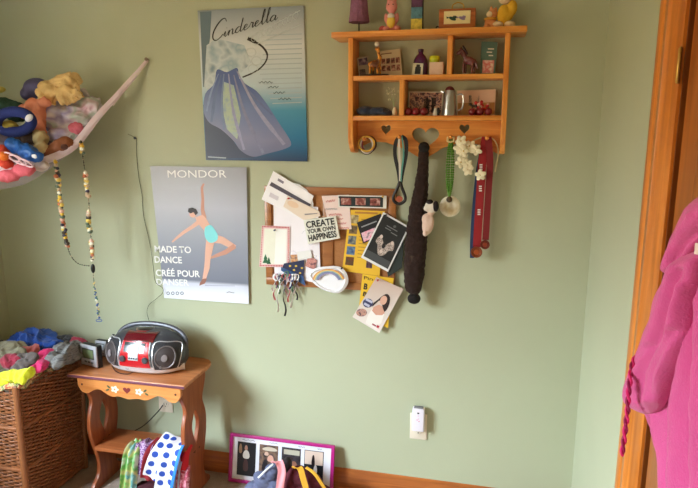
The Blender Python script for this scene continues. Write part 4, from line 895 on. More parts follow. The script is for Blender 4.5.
r, p = outlet(166, 400, 'cream wall outlet behind the small table')
# cord from that outlet
tag(MB().tube(smooth_path([(p.x-.01, -.012, p.z-.02), (p.x-.03, -.03, p.z-.05), (p.x-.10, -.04, p.z-.12), (p.x-.18, -.045, p.z-.165), (p.x-.24, -.05, p.z-.18)], 6), .0025, 6).build('power_cord', mat((40, 36, 34), .5)), 'dark power cord sagging along the wall behind the small table', 'cord')

# ================================================================== side table
TX0, TX1, TY0, TY1, TZ = -1.655, -1.13, -.302, -.012, .545
r = thing('side_table', 'small wooden side table with scalloped apron and painted flowers', 'table', ((TX0+TX1)/2, (TY0+TY1)/2, 0))
top = [(TX0, TY0), (TX1, TY0)]+[(TX1-.0+.0, TY1-.07), (TX1-.008, TY1-.035), (TX1-.028, TY1-.012), (TX1-.06, TY1)]+[(TX0+.06, TY1), (TX0+.028, TY1-.012), (TX0+.008, TY1-.035), (TX0, TY1-.07)]
link('table_top', board([top], .016, MXY(TZ-.008), .003), wood((178, 104, 60), (206, 134, 84), 'x', sc=5), r)
edge = MB()
pts = [Vector((x_, y_, TZ-.008)) for x_, y_ in top]
edge.box((TX0-.001, TY0-.0015, TZ-.0135), (TX1+.001, TY0+.003, TZ-.0035))
lab(edge.build('painted_edge', mat((112, 62, 78), .45), r, bevel=.001), 'mauve painted front edge')
ax0, ax1, ay = TX0+.035, TX1-.022, TY0+.018
n_ = 40; low = []
prof = [(0, .035), (.04, .062), (.10, .066), (.16, .050), (.22, .045), (.28, .060), (.34, .070), (.40, .066), (.46, .070), (.5, .074), (.54, .070), (.6, .066), (.66, .070), (.72, .060), (.78, .045), (.84, .050), (.90, .066), (.96, .062), (1, .035)]
lowp = smooth_path([(ax0+(ax1-ax0)*u, TZ-.016-h, 0) for u, h in prof], 4)
link('apron', board([[(ax0, TZ-.016)]+[(p.x, p.y) for p in lowp]+[(ax1, TZ-.016)]], .016, MXZ(ay), .002), wood((196, 118, 58), (222, 148, 84), 'x', sc=5), r)
fy = ay-.0085; mxc = (ax0+ax1)/2-.005; zc = TZ-.052
def onap(pts, cc, nm): return MB().slab([(x_, fy, z_) for x_, z_ in pts], (0, -1, 0), .0006).build(nm, mat(cc, .5), r, smooth=False)
onap(heart(mxc, zc, .034, .028), (120, 40, 40), 'painted_heart')
for s in (-1, 1):
    fx = mxc+s*.055; zc2 = zc+.001
    onap([(fx+(.016+.004*math.cos(5*t))*math.cos(t)*.95, zc2+(.013+.003*math.cos(5*t))*math.sin(t)) for t in [2*PI*k/40 for k in range(40)]], (236, 224, 196), 'painted_flower')
    MB().slab([(fx+a_, fy-.0007, zc2+b_) for a_, b_ in ell(0, 0, .004, .004, 10)], (0, -1, 0), .0006).build('flower_centre', mat((190, 120, 70), .5), r, smooth=False)
    for d in (.028, .034): onap(ell(fx+s*d, zc2+(.008 if d < .03 else -.006), .009, .004, 12, s*(.7 if d < .03 else -.4)), (78, 88, 58), 'painted_leaf')
for x_ in (ax0+.022, ax1-.022): MB().lathe([(.0042, 0), (.0042, .0012), (.002, .0016)], (x_, fy, TZ-.045), 12, 'y').build('screw_plug', mat((80, 40, 26), .5), r)
# lyre-shaped side panels
yc = (-.265-.085)/2
def lyre(x_):
    half = [(.0, .0), (.105, .0), (.11, .012), (.095, .03), (.07, .05), (.058, .075), (.055, .11), (.062, .15), (.075, .19), (.090, .24), (.097, .29), (.094, .335), (.082, .37), (.072, .395), (.074, .42), (.088, .45), (.10, .475), (.105, .50), (.105, TZ-.017)]
    Rr = smooth_path([(a_, b_, 0) for a_, b_ in half[1:]], 3)
    pts = [(yc+p.x, p.y) for p in Rr]+[(yc-p.x, p.y) for p in Rr[::-1]]
    hole = smooth_loop([(0, .385, 0), (.014, .36, 0), (.026, .335, 0), (.030, .31, 0), (.024, .285, 0), (.014, .26, 0), (0, .225, 0), (-.014, .26, 0), (-.024, .285, 0), (-.030, .31, 0), (-.026, .335, 0), (-.014, .36, 0)], 2)
    foot = smooth_loop([(0, .055, 0), (.03, .035, 0), (.045, .005, 0), (-.045, .005, 0), (-.03, .035, 0)], 2)
    o = link('side_panel', board([pts, [(yc+p.x, p.y) for p in hole]], .018, MYZ(x_), .003), TBLZ, r)
    for z_, y_ in ((.2, -.02), (.2, .02)): MB().lathe([(.005, 0), (.005, .001), (.003, .0015)], (x_+.009, yc+y_, z_), 10, 'x').build('screw_plug', mat((80, 40, 26), .5), o)
lyre(-1.165); lyre(-1.60)
MB().box((-1.591, yc-.085, .185), (-1.174, yc+.085, .201)).build('lower_shelf', wood((150, 80, 42), (180, 106, 62), 'x'), r, bevel=.002)

# alarm clocks
def clock(px, py, w_, h_, label, rot, disp=(104, 116, 84), dep=.032):
    c = PZ(px, py, TZ); t_ = thing('alarm_clock', label, 'clock', (c.x, c.y, TZ), 'alarm clocks on the side table')
    t_.rotation_euler = (0, 0, rot); wl = t_['wl']
    t_.location = (c.x, c.y, TZ)
    cx_, cy_ = c.x, c.y
    MB().box((cx_-w_/2, cy_-dep/2+.006, TZ), (cx_+w_/2, cy_+dep/2, TZ+h_)).build('case', mat((26, 26, 30), .4), t_, bevel=.005, seg=3)
    MB().box((cx_-w_/2+.001, cy_-dep/2, TZ+.006), (cx_+w_/2-.001, cy_-dep/2+.008, TZ+h_-.001)).build('bezel', mat((196, 196, 204), .35, metal=.4), t_, bevel=.003, seg=3)
    MB().box((cx_-w_*.34, cy_-dep/2-.001, TZ+h_*.42), (cx_+w_*.3, cy_-dep/2+.002, TZ+h_*.8)).build('display', mat(disp, .25), t_, bevel=.001)
    MB().box((cx_-w_*.38, cy_-dep/2-.0005, TZ+h_*.38), (cx_+w_*.34, cy_-dep/2+.002, TZ+h_*.84)).build('display_surround', mat((50, 52, 56), .3), t_, bevel=.001)
    bt = MB()
    for i in range(3): bt.box((cx_-w_*.26+i*w_*.2, cy_-dep/2-.0015, TZ+h_*.2), (cx_-w_*.12+i*w_*.2, cy_-dep/2+.002, TZ+h_*.28))
    bt.build('buttons', mat((110, 110, 118), .4), t_, bevel=.0006)
    return t_
clock(92.5, 366, .098, .098, 'silver-faced black alarm clock at the table corner', -.25)
clock(103.5, 356, .06, .075, 'smaller silver clock half hidden behind the front clock', -.1, (190, 196, 206), .028)

# boombox
bx, by = (P(108, 345, .16).x+P(189, 350, .16).x)/2, -.158
BW, BD, BH = .174, .100, .172
r = thing('boombox', 'silver, black and red portable CD boombox on the side table', 'boombox', (bx, by, TZ))
def bbx(u, v, w_): return Vector((bx+u*BW, by+v*BD, TZ+w_*BH))
def sup(t, n_=2.6): c_, s_ = math.cos(t), math.sin(t); return math.copysign(abs(c_)**(2/n_), c_), math.copysign(abs(s_)**(2/n_), s_)
vs = []; fs = []; NS = 48
lev = [(.05, .70, .62), (.0+.03, .78, .70), (.10, .90, .84), (.28, .985, .96), (.45, 1, 1), (.62, .97, .95), (.78, .86, .82), (.90, .68, .62), (.97, .46, .42), (1.0, .2, .2)]
lev = [(.02, .80, .74), (.08, .90, .86), (.25, .985, .97), (.42, 1, 1), (.58, .97, .95), (.72, .89, .84), (.84, .76, .70), (.93, .56, .50), (.98, .34, .32), (1.0, .1, .1)]
for w_, a_, b_ in lev:
    for i in range(NS): c_, s_ = sup(2*PI*i/NS, 2.5); vs.append(bbx(c_*a_, s_*b_, w_))
for L_ in range(len(lev)-1):
    for i in range(NS): fs.append((L_*NS+i, L_*NS+(i+1) % NS, (L_+1)*NS+(i+1) % NS, (L_+1)*NS+i))
fs += [tuple(range(NS-1, -1, -1)), tuple((len(lev)-1)*NS+i for i in range(NS))]
MB().add(vs, fs).build('body', mat((64, 64, 70), .35, metal=.2), r)
MB().box((bx-.05, by-.05, TZ), (bx-.03, by+.05, TZ+.008)).box((bx+.03, by-.05, TZ), (bx+.05, by+.05, TZ+.008)).build('feet', BLACK, r)
def front(u, w_, off=0.0):
    """point on the curved front surface at horizontal fraction u, height fraction w"""
    for k in range(len(lev)-1):
        if lev[k][0] <= w_ <= lev[k+1][0]: break
    t = (w_-lev[k][0])/(lev[k+1][0]-lev[k][0]); A = lev[k][1]*(1-t)+lev[k+1][1]*t; B = lev[k][2]*(1-t)+lev[k+1][2]*t
    q = min(.999, abs(u)/A); v = -(1-q**2.5)**(1/2.5)*B
    n = Vector((u*.55*abs(u)**.5, -1, max(0, w_-.35)*.9)).normalized()
    return bbx(u, v, w_)+n*off
def patch(us, ws, off, name, m, parent=r):
    """surface patch following the body"""
    nu, nw = 14, 10; vs = []; fs = []
    for j in range(nw+1):
        w_ = ws[0]+(ws[1]-ws[0])*j/nw
        lo = us[0](w_) if callable(us[0]) else us[0]; hi = us[1](w_) if callable(us[1]) else us[1]
        for i in range(nu+1): vs.append(front(lo+(hi-lo)*i/nu, w_, off))
    k = len(vs); vs += [v+Vector((0, .004, -.001)) for v in vs[:k]]
    for j in range(nw):
        for i in range(nu): a_ = j*(nu+1)+i; fs.append((a_, a_+1, a_+nu+2, a_+nu+1)); fs.append((k+a_, k+a_+nu+1, k+a_+nu+2, k+a_+1))
    bd = [i for i in range(nu+1)]+[j*(nu+1)+nu for j in range(1, nw+1)]+[nw*(nu+1)+i for i in range(nu-1, -1, -1)]+[j*(nu+1) for j in range(nw-1, 0, -1)]
    fs += [(bd[i], bd[(i+1) % len(bd)], bd[(i+1) % len(bd)]+k, bd[i]+k) for i in range(len(bd))]
    return MB().add(vs, fs).build(name, m, parent)
patch((lambda w_: -.36, lambda w_: .40), (.80, .965), .004, 'lid_front', mat((92, 14, 24), .15, coat=.8))
redp = mat((186, 26, 36), .25, coat=.5)
patch((-.97, .97), (.04, .24), .003, 'silver_skirt', mat((220, 218, 222), .3, metal=.4))
patch((lambda w_: -.44+.12*(w_-.2), lambda w_: .40-.10*(w_-.2)), (.15, .80), .004, 'silver_surround', mat((206, 206, 212), .3, metal=.4))
patch((lambda w_: -.42+.12*(w_-.2), lambda w_: .38-.10*(w_-.2)), (.22, .80), .0065, 'red_panel', redp)
patch((-.15, .10), (.40, .60), .009, 'control_plate', mat((206, 208, 214), .3, metal=.3))
patch((-.28, .24), (.58, .78), .0085, 'display_surround', mat((28, 26, 30), .2, coat=.5))
patch((-.11, .10), (.61, .74), .0115, 'display', mat((150, 170, 170), .2))
for u in (-.30, .28):
    k0 = front(u, .42, .006); MB().lathe([(.013, 0), (.013, .006), (.010, .009), (.001, .0095)], k0, 20, 'y').build('knob', mat((90, 92, 100), .3, metal=.5), r)
bt = MB()
for i in range(4): k0 = front(-.11+i*.06, .45, .010); bt.lathe([(.0035, 0), (.003, .002)], k0, 10, 'y')
bt.build('buttons', mat((60, 60, 66), .4), r)
text('CD', front(-.28, .12, .006), front(-.19, .12, .006), .006, mat((60, 60, 70), .5), r)
def ring_on_front(uc, wc, ru, rw, rad, name, m, off=.004):
    pts = [front(uc+ru*math.cos(t), wc+rw*math.sin(t), off) for t in [2*PI*i/32 for i in range(32)]]
    return MB().tube(pts, rad, 8, closed=True).build(name, m, r)
def disc_on_front(uc, wc, ru, rw, off, name, m, dish=0):
    vs = [front(uc, wc, off-dish)]; fs = []; RN = 5; n_ = 28
    for k in range(1, RN+1):
        for i in range(n_): t = 2*PI*i/n_; vs.append(front(uc+ru*k/RN*math.cos(t), wc+rw*k/RN*math.sin(t), off-dish*(1-(k/RN)**2)))
    for i in range(n_): fs.append((0, 1+i, 1+(i+1) % n_))
    for k in range(RN-1):
        for i in range(n_): a_ = 1+k*n_; fs.append((a_+i, a_+(i+1) % n_, a_+n_+(i+1) % n_, a_+n_+i))
    q = len(vs); vs += [v+Vector((0, .004, 0)) for v in vs]; fs += [tuple(q+x for x in reversed(f)) for f in fs]; a_ = 1+(RN-1)*n_
    fs += [(a_+i, a_+(i+1) % n_, a_+(i+1) % n_+q, a_+i+q) for i in range(n_)]
    return MB().add(vs, fs).build(name, m, r)
for s in (-1, 1):
    patch((lambda w_, s=s: (.44 if s > 0 else -.95+.12*abs(w_-.4)), lambda w_, s=s: (.95-.12*abs(w_-.4) if s > 0 else -.47)), (.17, .78), .004, 'speaker_grille', mat((40, 38, 42), .7, bump=.8, bscale=500))
    ring_on_front(s*.70, .47, .20, .25, .003, 'speaker_ring', mat((120, 110, 110), .4, metal=.4), .006)
    disc_on_front(s*.70, .47, .185, .23, .0055, 'speaker_cone', mat((58, 48, 48), .6))
    disc_on_front(s*.70, .47, .06, .08, .010, 'dust_cap', mat((130, 120, 122), .4))
    disc_on_front(s*.60, .25, .022, .03, .0075, 'stud', mat((150, 160, 166), .3, metal=.5))
    pts = [front(s*.45, .17, .005), front(s*.44, .45, .005), front(s*.45, .79, .005), front(s*.7, .80, .005), front(s*.93, .72, .005), front(s*.97, .45, .005), front(s*.9, .18, .005)]
    MB().tube(smooth_path(pts, 5), .0024, 6).build('silver_trim', mat((206, 206, 212), .3, metal=.5), r)
# CD lid on top and handle
vs = []; 
MB().lathe([(.072, 0), (.074, .004), (.066, .012), (.04, .018), (.001, .020)], bbx(-.02, .0, .885), 32, sy=.72).build('cd_lid', mat((120, 22, 34), .15, coat=.8), r)
MB().lathe([(.040, .012), (.042, .016), (.030, .0225), (.001, .024)], bbx(-.02, -.0, .885), 28, sy=.72).build('lid_window', mat((26, 22, 28), .1, coat=.8), r)
hn = smooth_path([bbx(-.93, .25, .52), bbx(-.88, .36, .76), bbx(-.58, .45, .95), bbx(0, .48, 1.02), bbx(.58, .45, .95), bbx(.88, .36, .76), bbx(.93, .25, .52)], 6)
MB().tube(hn, .010, 10, flat=.8).build('handle', mat((92, 92, 98), .35, metal=.3), r)
# cd case / paper under the boombox front
p = PZ(140, 370, TZ+.002)
tag(MB().tube(smooth_path([PZ(112, 366, TZ+.003), PZ(117, 372, TZ+.003), PZ(128, 374, TZ+.003), PZ(136, 370, TZ+.003)], 6), .0018, 6).build('audio_cable', BLACK), 'thin black cable lying on the table in front of boombox', 'cable')

# ================================================================== wicker hamper with clothes
HX0, HX1, HY0, HY1, HZ = -2.165, -1.742, -.485, -.105, .555
r = thing('wicker_hamper', 'tall woven brown wicker hamper in the corner, full of clothes', 'hamper', ((HX0+HX1)/2, (HY0+HY1)/2, 0))
wick = mat((146, 90, 54), .55, var=.3, vscale=25); wick2 = mat((124, 72, 42), .55, var=.3, vscale=20)
def side_pts(t, z):  # rectangle perimeter with light taper towards the floor
    k = .93+.07*z/HZ; cx_, cy_ = (HX0+HX1)/2, (HY0+HY1)/2; a_, b_ = (HX1-HX0)/2*k, (HY1-HY0)/2*k
    per = [(a_, -b_), (a_, b_), (-a_, b_), (-a_, -b_)]; i = int(t) % 4; f_ = t-int(t); p0, p1 = per[i], per[(i+1) % 4]
    return Vector((cx_+p0[0]*(1-f_)+p1[0]*f_, cy_+p0[1]*(1-f_)+p1[1]*f_, z)), (Vector((1, 0, 0)), Vector((0, 1, 0)), Vector((-1, 0, 0)), Vector((0, -1, 0)))[i]
NST = 15; ROWS = 66
wv = MB()
for rr in range(ROWS):
    z = .012+rr*(HZ-.03)/ROWS; pts = []; n_ = NST*4
    for side in range(4):
        for k in range(n_):
            u = k/n_; p, nn = side_pts(side+u, z+random.uniform(-.0004, .0004)); pts.append(p+nn*.0042*math.sin(u*NST*PI+(PI if rr % 2 else 0)))
    wv.tube(pts, .0036, 5, closed=True)
wv.build('weave', wick, r)
st = MB()
for side in range(4):
    for k in range(1, NST):
        p0, _ = side_pts(side+k/NST, .005); p1, _ = side_pts(side+k/NST, HZ-.01); st.tube([p0, p1], .0032, 5)
st.build('stakes', wick2, r)
for side in range(4):
    p0, _ = side_pts(side, 0); p1, _ = side_pts(side, HZ+.004); MB().tube([p0, p1], .013, 10).build('corner_post', mat((150, 92, 54), .5, var=.15), r)
for z in (.02, .2, .38, HZ):
    pts = [side_pts(s_+u/8, z)[0]+side_pts(s_+u/8, z)[1]*.004 for s_ in range(4) for u in range(8)]; MB().tube(pts, .008 if z < HZ else .012, 8, closed=True).build('band' if z < HZ else 'rim', wick if z < HZ else mat((132, 78, 44), .5), r)
MB().box((HX0+.02, HY0+.02, .01), (HX1-.02, HY1-.02, .02)).build('bottom', wick2, r)
# patterned liner folded over the rim
ln = []
pts = [side_pts(s_, HZ)[0] for s_ in [k/12 for k in range(0, 13)]]
lm = MB(); vs = []; fs = []
NN = 60; RW = [(-.010, -.015), (-.008, .012), (.006, .020), (.016, .012), (.017, .000)]
for i in range(NN):
    t = 4*i/NN; p, nn = side_pts(t, HZ)
    for j, (o, dz) in enumerate(RW): vs.append(p+nn*(o+.003*math.sin(i*1.3))+Vector((0, 0, dz-(.010*math.sin(i*.9)+.006*math.sin(i*2.1) if j == 4 else 0))))
for i in range(NN):
    for j in range(4): a_ = i*5+j; b_ = ((i+1) % NN)*5+j; fs.append((a_, b_, b_+1, a_+1))
k = len(vs); vs += [v+Vector((0, 0, -.0025)) for v in vs]; fs += [tuple(k+x for x in reversed(f)) for f in fs]
lab(lm.add(vs, fs).build('liner', ramp_mat([(206, 180, 120), (180, 60, 50), (214, 196, 140), (90, 110, 70), (206, 186, 130)], 60, .9), r), 'flowered cloth liner')
# garments
def garment(nm, label, cc, ells, cat='clothing', amp=.019, freq=15, seed=0., m=None):
    me = blob(ells, .0045, 3, amp, freq, True, seed)
    return tag(link(nm, me, m or mat(cc, .9, bump=.3, bscale=300, var=.08, sheen=.2)), label, cat, 'clothes heaped in the hamper')
def E3(px, py, Y, rx, ry, rz, rot=None):
    p = P(px, py, Y); k = mpp(p); e_ = (p, (rx*k, ry, rz*k)); return e_+((rot,) if rot else ())
garment('beige_garment', 'beige laundry low in the hamper beneath the other clothes', (166, 150, 128), [((-2.02, -.30, .505), (.12, .15, .05)), ((-1.90, -.22, .50), (.11, .10, .05)), ((-1.88, -.38, .495), (.10, .08, .04))], seed=12.)
garment('blue_garment', 'bright royal blue garment on top of the hamper heap', (28, 72, 156), [E3(36, 342, .18, 24, .07, 12), E3(22, 345, .2, 14, .06, 10), E3(52, 350, .2, 10, .05, 12), E3(40, 352, .22, 14, .06, 10)])
garment('black_garment', 'black garment just behind the blue one in the hamper', (18, 18, 24), [E3(66, 340, .14, 9, .03, 4), E3(8, 344, .14, 14, .03, 4), E3(38, 345, .13, 26, .03, 6)], seed=2.)
garment('crimson_garment', 'crimson garment at the right end of the hamper heap', (132, 22, 46), [E3(76, 346, .14, 14, .05, 7), E3(66, 350, .18, 10, .05, 7)], seed=3.)
garment('grey_garment', 'grey striped garment hanging over the right rim of the hamper', (100, 98, 96), [E3(64, 354, .28, 13, .04, 10, (0, -.5, 0)), E3(74, 352, .22, 9, .05, 9), E3(56, 360, .34, 9, .03, 7)], seed=4., m=ramp_mat([(70, 68, 70), (126, 124, 122), (84, 82, 84)], 30, .9, stretch=(1, 1, 5)))
garment('khaki_garment', 'khaki grey garment at the left of the hamper heap', (138, 132, 110), [E3(8, 352, .34, 15, .07, 9), E3(16, 358, .36, 9, .06, 10), E3(4, 362, .38, 14, .05, 9)], seed=5.)
garment('pink_garment', 'hot pink garment in the middle of the hamper heap', (206, 44, 104), [E3(45, 358, .34, 9, .04, 6.5, (0, -.4, 0)), E3(39, 364, .38, 7, .04, 6)], seed=6.)
garment('salmon_garment', 'small salmon garment between khaki and blue clothes', (190, 96, 92), [E3(29, 351, .30, 7, .04, 5), E3(24, 356, .33, 5, .04, 4)], seed=7.)
garment('red_garment', 'dark red garment half buried at the left of the hamper', (150, 36, 60), [E3(12, 361, .42, 9, .03, 5)], seed=8.)
garment('brown_garment', 'brown and grey garment in front in the hamper heap', (96, 86, 84), [E3(27, 362, .40, 11, .04, 8), E3(18, 368, .43, 12, .03, 5)], seed=9.)
garment('yellow_garment', 'neon yellow garment draped over the front rim of the hamper', (226, 238, 40), [E3(12, 376, .490, 18, .028, 5.5), E3(27, 373, .485, 9, .026, 6.5), E3(-4, 380, .492, 16, .024, 6), E3(20, 380, .505, 9, .014, 4)], amp=.010, seed=10.)

# ================================================================== scarves over the lower shelf
def uvstrip(name, label, cat, path, width, m, group=None, folds=2, amp=.006, n=6, t=.003, parent=None, side=Vector((1, 0, 0)), taper=None):
    """draped strip of cloth: path of world points, real thickness, UVs along and across"""
    pp = smooth_path(path, n); K = len(pp); W = 12; vs = []; uv = []; L = 0
    for i, p in enumerate(pp):
        tg = (pp[min(i+1, K-1)]-pp[max(i-1, 0)]).normalized(); sd = (side-tg*side.dot(tg)).normalized(); nn = sd.cross(tg).normalized()
        if nn.y > 0: nn = -nn
        if i: L += (p-pp[i-1]).length
        w_ = width*(taper[0]+(taper[1]-taper[0])*i/(K-1) if taper else 1)
        for j in range(W+1):
            u = j/W; vs.append(p+sd*(u-.5)*w_+nn*amp*math.sin(u*folds*2*PI+i*.15)); uv.append((u*width, L))
    fs = []
    for i in range(K-1):
        for j in range(W): a_ = i*(W+1)+j; fs.append((a_, a_+1, a_+W+2, a_+W+1))
    me = bpy.data.meshes.new('m'); me.from_pydata([tuple(v) for v in vs], [], fs); ul = me.uv_layers.new(name='UVMap')
    for lp in me.loops: ul.data[lp.index].uv = uv[lp.vertex_index]
    tmp = bpy.data.objects.new('t', me); s_ = tmp.modifiers.new('s', 'SOLIDIFY'); s_.thickness = t; s_.offset = 0
    sb = tmp.modifiers.new('b', 'SUBSURF'); sb.levels = 1; sb.render_levels = 1
    me2 = eval_mesh(tmp); o = link(name, me2, m, parent)
    if parent is None: tag(o, label, cat, group)
    return o
def dots_mat(bg, dot, s=.042, rad=.0125, border=None, bw=None, width=1):
    m = bpy.data.materials.new('dotted_cloth'); m.use_nodes = True; nt = m.node_tree; b = nt.nodes['Principled BSDF']; b.inputs['Roughness'].default_value = .85
    uv = nt.nodes.new('ShaderNodeUVMap'); uv.uv_map = 'UVMap'; sp = nt.nodes.new('ShaderNodeSeparateXYZ'); nt.links.new(uv.outputs[0], sp.inputs[0])
    def M(op, a_, b_=None, c_=None):
        x = nt.nodes.new('ShaderNodeMath'); x.operation = op
        for i, v in enumerate((a_, b_, c_)):
            if v is None: continue
            if isinstance(v, (int, float)): x.inputs[i].default_value = v
            else: nt.links.new(v, x.inputs[i])
        return x.outputs[0]
    col = M('FLOOR', M('DIVIDE', sp.outputs[0], s)); off = M('MULTIPLY', M('MODULO', col, 2), s/2)
    fx = M('SUBTRACT', M('FLOORED_MODULO', sp.outputs[0], s), s/2); fyy = M('SUBTRACT', M('FLOORED_MODULO', M('ADD', sp.outputs[1], off), s), s/2)
    d = M('SQRT', M('ADD', M('MULTIPLY', fx, fx), M('MULTIPLY', fyy, fyy))); inside = M('LESS_THAN', d, rad)
    mx = nt.nodes.new('ShaderNodeMix'); mx.data_type = 'RGBA'; mx.inputs['A'].default_value = lin(bg); mx.inputs['B'].default_value = lin(dot); nt.links.new(inside, mx.inputs['Factor']); outc = mx.outputs['Result']
    if border:
        e_ = M('GREATER_THAN', sp.outputs[0], width-bw); m2 = nt.nodes.new('ShaderNodeMix'); m2.data_type = 'RGBA'; nt.links.new(outc, m2.inputs['A']); m2.inputs['B'].default_value = lin(border); nt.links.new(e_, m2.inputs['Factor']); outc = m2.outputs['Result']
    nt.links.new(outc, b.inputs['Base Color']); return m
SG = 'scarves draped over the lower shelf of the table'
def drape(name, label, top, mid, low, width, m, Y=(.22, .285, .30), folds=2, amp=.006, taper=None, side=Vector((1, 0, 0)), cat='scarf', t=.003):
    """from the shelf, over its front edge, down to the carpet"""
    path = [P(*top, Y[0]), P(*mid, Y[1]), P(*low, Y[2])]
    if low[1] >= 486:
        pl_ = PZ(low[0], low[1]+6, .012); path = [P(*top, Y[0]), P(*mid, Y[1])]+[P(*low, Y[2])]
    return uvstrip(name, label, cat, path, width, m, SG, folds, amp, 8, t, None, side, taper)
drape('scarf', 'sheer green, cream and teal scarf, leftmost on the table shelf', (141, 440), (131.5, 453), (127.5, 494), .075, ramp_mat([(206, 214, 190), (96, 170, 84), (206, 196, 130), (90, 160, 160), (222, 226, 220)], 16, .8, seed=2.), folds=2.5, amp=.009, taper=(.7, 1))
drape('scarf', 'purple and white speckled scarf on the table shelf', (151, 439), (144, 448), (143, 476), .075, ramp_mat([(96, 40, 100), (120, 60, 130), (206, 180, 206), (90, 36, 96)], 130, .8, seed=3.), Y=(.2, .272, .285), folds=2, amp=.006)
drape('scarf', 'plain dark red scarf between purple and dotted scarves', (163, 439), (151.5, 455), (147, 480), .062, mat((140, 26, 36), .85), Y=(.215, .290, .298), folds=1.5, amp=.006)
drape('dotted_scarf', 'white scarf with blue dots, left strip, on the table shelf', (172, 434), (158, 455), (150, 478), .068, dots_mat((232, 230, 236), (40, 74, 170)), Y=(.215, .300, .312), folds=1, amp=.006)
drape('dotted_scarf', 'white scarf with blue dots and bright blue edge, right strip', (180, 437), (171.5, 454), (163, 492), .082, dots_mat((234, 232, 238), (40, 74, 170), border=(50, 130, 220), bw=.014, width=.082), Y=(.22, .305, .320), folds=1, amp=.005)
drape('scarf', 'plain white scarf right of the blue-edged one', (182, 450), (175, 464), (172, 494), .06, mat((222, 222, 236), .85), Y=(.24, .288, .302), folds=2, amp=.005)
drape('scarf', 'bright red scarf at the right of the table shelf', (186, 445), (182, 455), (181, 472), .060, mat((200, 18, 38), .8), Y=(.225, .272, .285), folds=1.5, amp=.006)
drape('scarf', 'pink and dark red patterned scarf hanging low at right', (184, 466), (183, 474), (182, 494), .055, ramp_mat([(170, 30, 60), (226, 160, 176), (150, 24, 50), (214, 120, 140)], 60, .8, seed=9.), Y=(.272, .292, .305), folds=2.5, amp=.006)
me = blob([(PZ(150, 492, .03)+Vector((0, 0, .01)), (.075, .05, .03)), (PZ(158, 492, .03)+Vector((0, 0, .015)), (.05, .05, .028))], .004, 4, .006, 25, True)
tag(link('cloth_bundle', me, mat((70, 18, 30), .85)), 'dark maroon cloth crumpled on the carpet below the scarves', 'cloth')
me = blob([(P(190, 468, .2), (.025, .03, .05)), (P(191, 478, .2), (.022, .03, .03))], .004, 4, .004, 30, True)
for v in me.vertices: v.co.z = max(v.co.z, .204)
tag(link('black_pouch', me, mat((14, 14, 18), .8)), 'black pouch at the right end of the table shelf', 'pouch')

# ================================================================== magenta picture frame leaning on the wall
FL, FR, FH = P(231.5, 433, .03).x, P(335, 446, .03).x, 0
W_ = FR-FL; ztop = P(283, 439.5, .03).z; Yb = .062; Yt = .024
r = thing('picture_frame', 'magenta multi-photo frame leaning on the baseboard', 'picture frame', ((FL+FR)/2, -Yb, 0))
ax = Vector((0, -(Yt-Yb), ztop)); Hh = ax.length; ax.normalize(); nn = Vector((1, 0, 0)).cross(ax).normalized()   # nn points to the room (-y)
if nn.y > 0: nn = -nn
O = Vector((FL-.004, -Yb, .001))
def fp(u, v, o=0): return O+Vector((1, 0, 0))*u*(W_+.004)+ax*(v*Hh)+nn*o
def fslab(u0, v0, u1, v1, o, t, name, m, par=r, bv=0): return MB().slab([fp(u0, v0, o), fp(u1, v0, o), fp(u1, v1, o), fp(u0, v1, o)], nn, t).build(name, m, par, bevel=bv, smooth=False)
mag = mat((186, 30, 128), .35, coat=.3)
fu, fv = .030, .060
fslab(0, 0, 1, fv, 0, .014, 'frame_rail', mag, bv=.0015); fslab(0, 1-fv, 1, 1, 0, .014, 'frame_rail', mag, bv=.0015)
fslab(0, fv, fu, 1-fv, 0, .014, 'frame_stile', mag, bv=.0015); fslab(1-fu, fv, 1, 1-fv, 0, .014, 'frame_stile', mag, bv=.0015)
fslab(fu, fv, 1-fu, 1-fv, 0, .005, 'mount', mat((232, 230, 238), .5))
for i, (u0, u1) in enumerate(((.075, .255), (.29, .47), (.505, .685), (.72, .90))):
    ph = fslab(u0, .15, u1, .84, .0053, .0006, 'photo', [mat((20, 22, 30), .3), photo(51., ((26, 22, 34), (130, 100, 80), (60, 50, 60)), 30), photo(53., ((34, 28, 34), (70, 60, 64), (24, 20, 30)), 30), mat((34, 38, 46), .3)][i])
    cu = (u0+u1)/2
    for (a_, b_, c_, d_, cc) in {0: ((-.035, .5, .03, .68, (232, 228, 220)), (-.03, .24, .02, .5, (80, 50, 50)), (-.02, .68, .01, .78, (190, 140, 120)), (-.075, .6, -.045, .8, (170, 140, 110))), 1: ((-.06, .72, .08, .8, (206, 190, 170)), (-.01, .5, .05, .64, (214, 160, 140)), (-.06, .3, .0, .5, (24, 20, 30)), (-.04, .62, .0, .7, (206, 170, 150))), 2: ((-.07, .7, .08, .8, (190, 180, 160)), (-.05, .4, .0, .6, (226, 214, 206)), (.0, .42, .06, .58, (150, 100, 80)), (-.04, .6, .02, .66, (60, 40, 40))), 3: ((-.085, .56, .085, .83, (222, 196, 180)), (-.02, .5, .01, .76, (34, 24, 28)), (.0, .38, .035, .56, (236, 232, 234)), (-.02, .2, .01, .42, (30, 22, 30)))}[i]:
        um, vm, ur, vr = cu+(a_+c_)/2, (b_+d_)/2, (c_-a_)/2, (d_-b_)/2
        wide = ur > .07
        q = [(um-ur, vm-vr), (um+ur, vm-vr), (um+ur, vm+vr), (um-ur, vm+vr)] if wide else [(um+ur*math.copysign(abs(math.cos(t))**.7, math.cos(t))*(1-.25*math.sin(t)), vm+vr*math.sin(t)) for t in [2*PI*k/16 for k in range(16)]]
        MB().slab([fp(a1, b1, .0060 if wide else .0062) for a1, b1 in q], nn, .0004).build('figure', mat(cc, .35), ph, smooth=False)
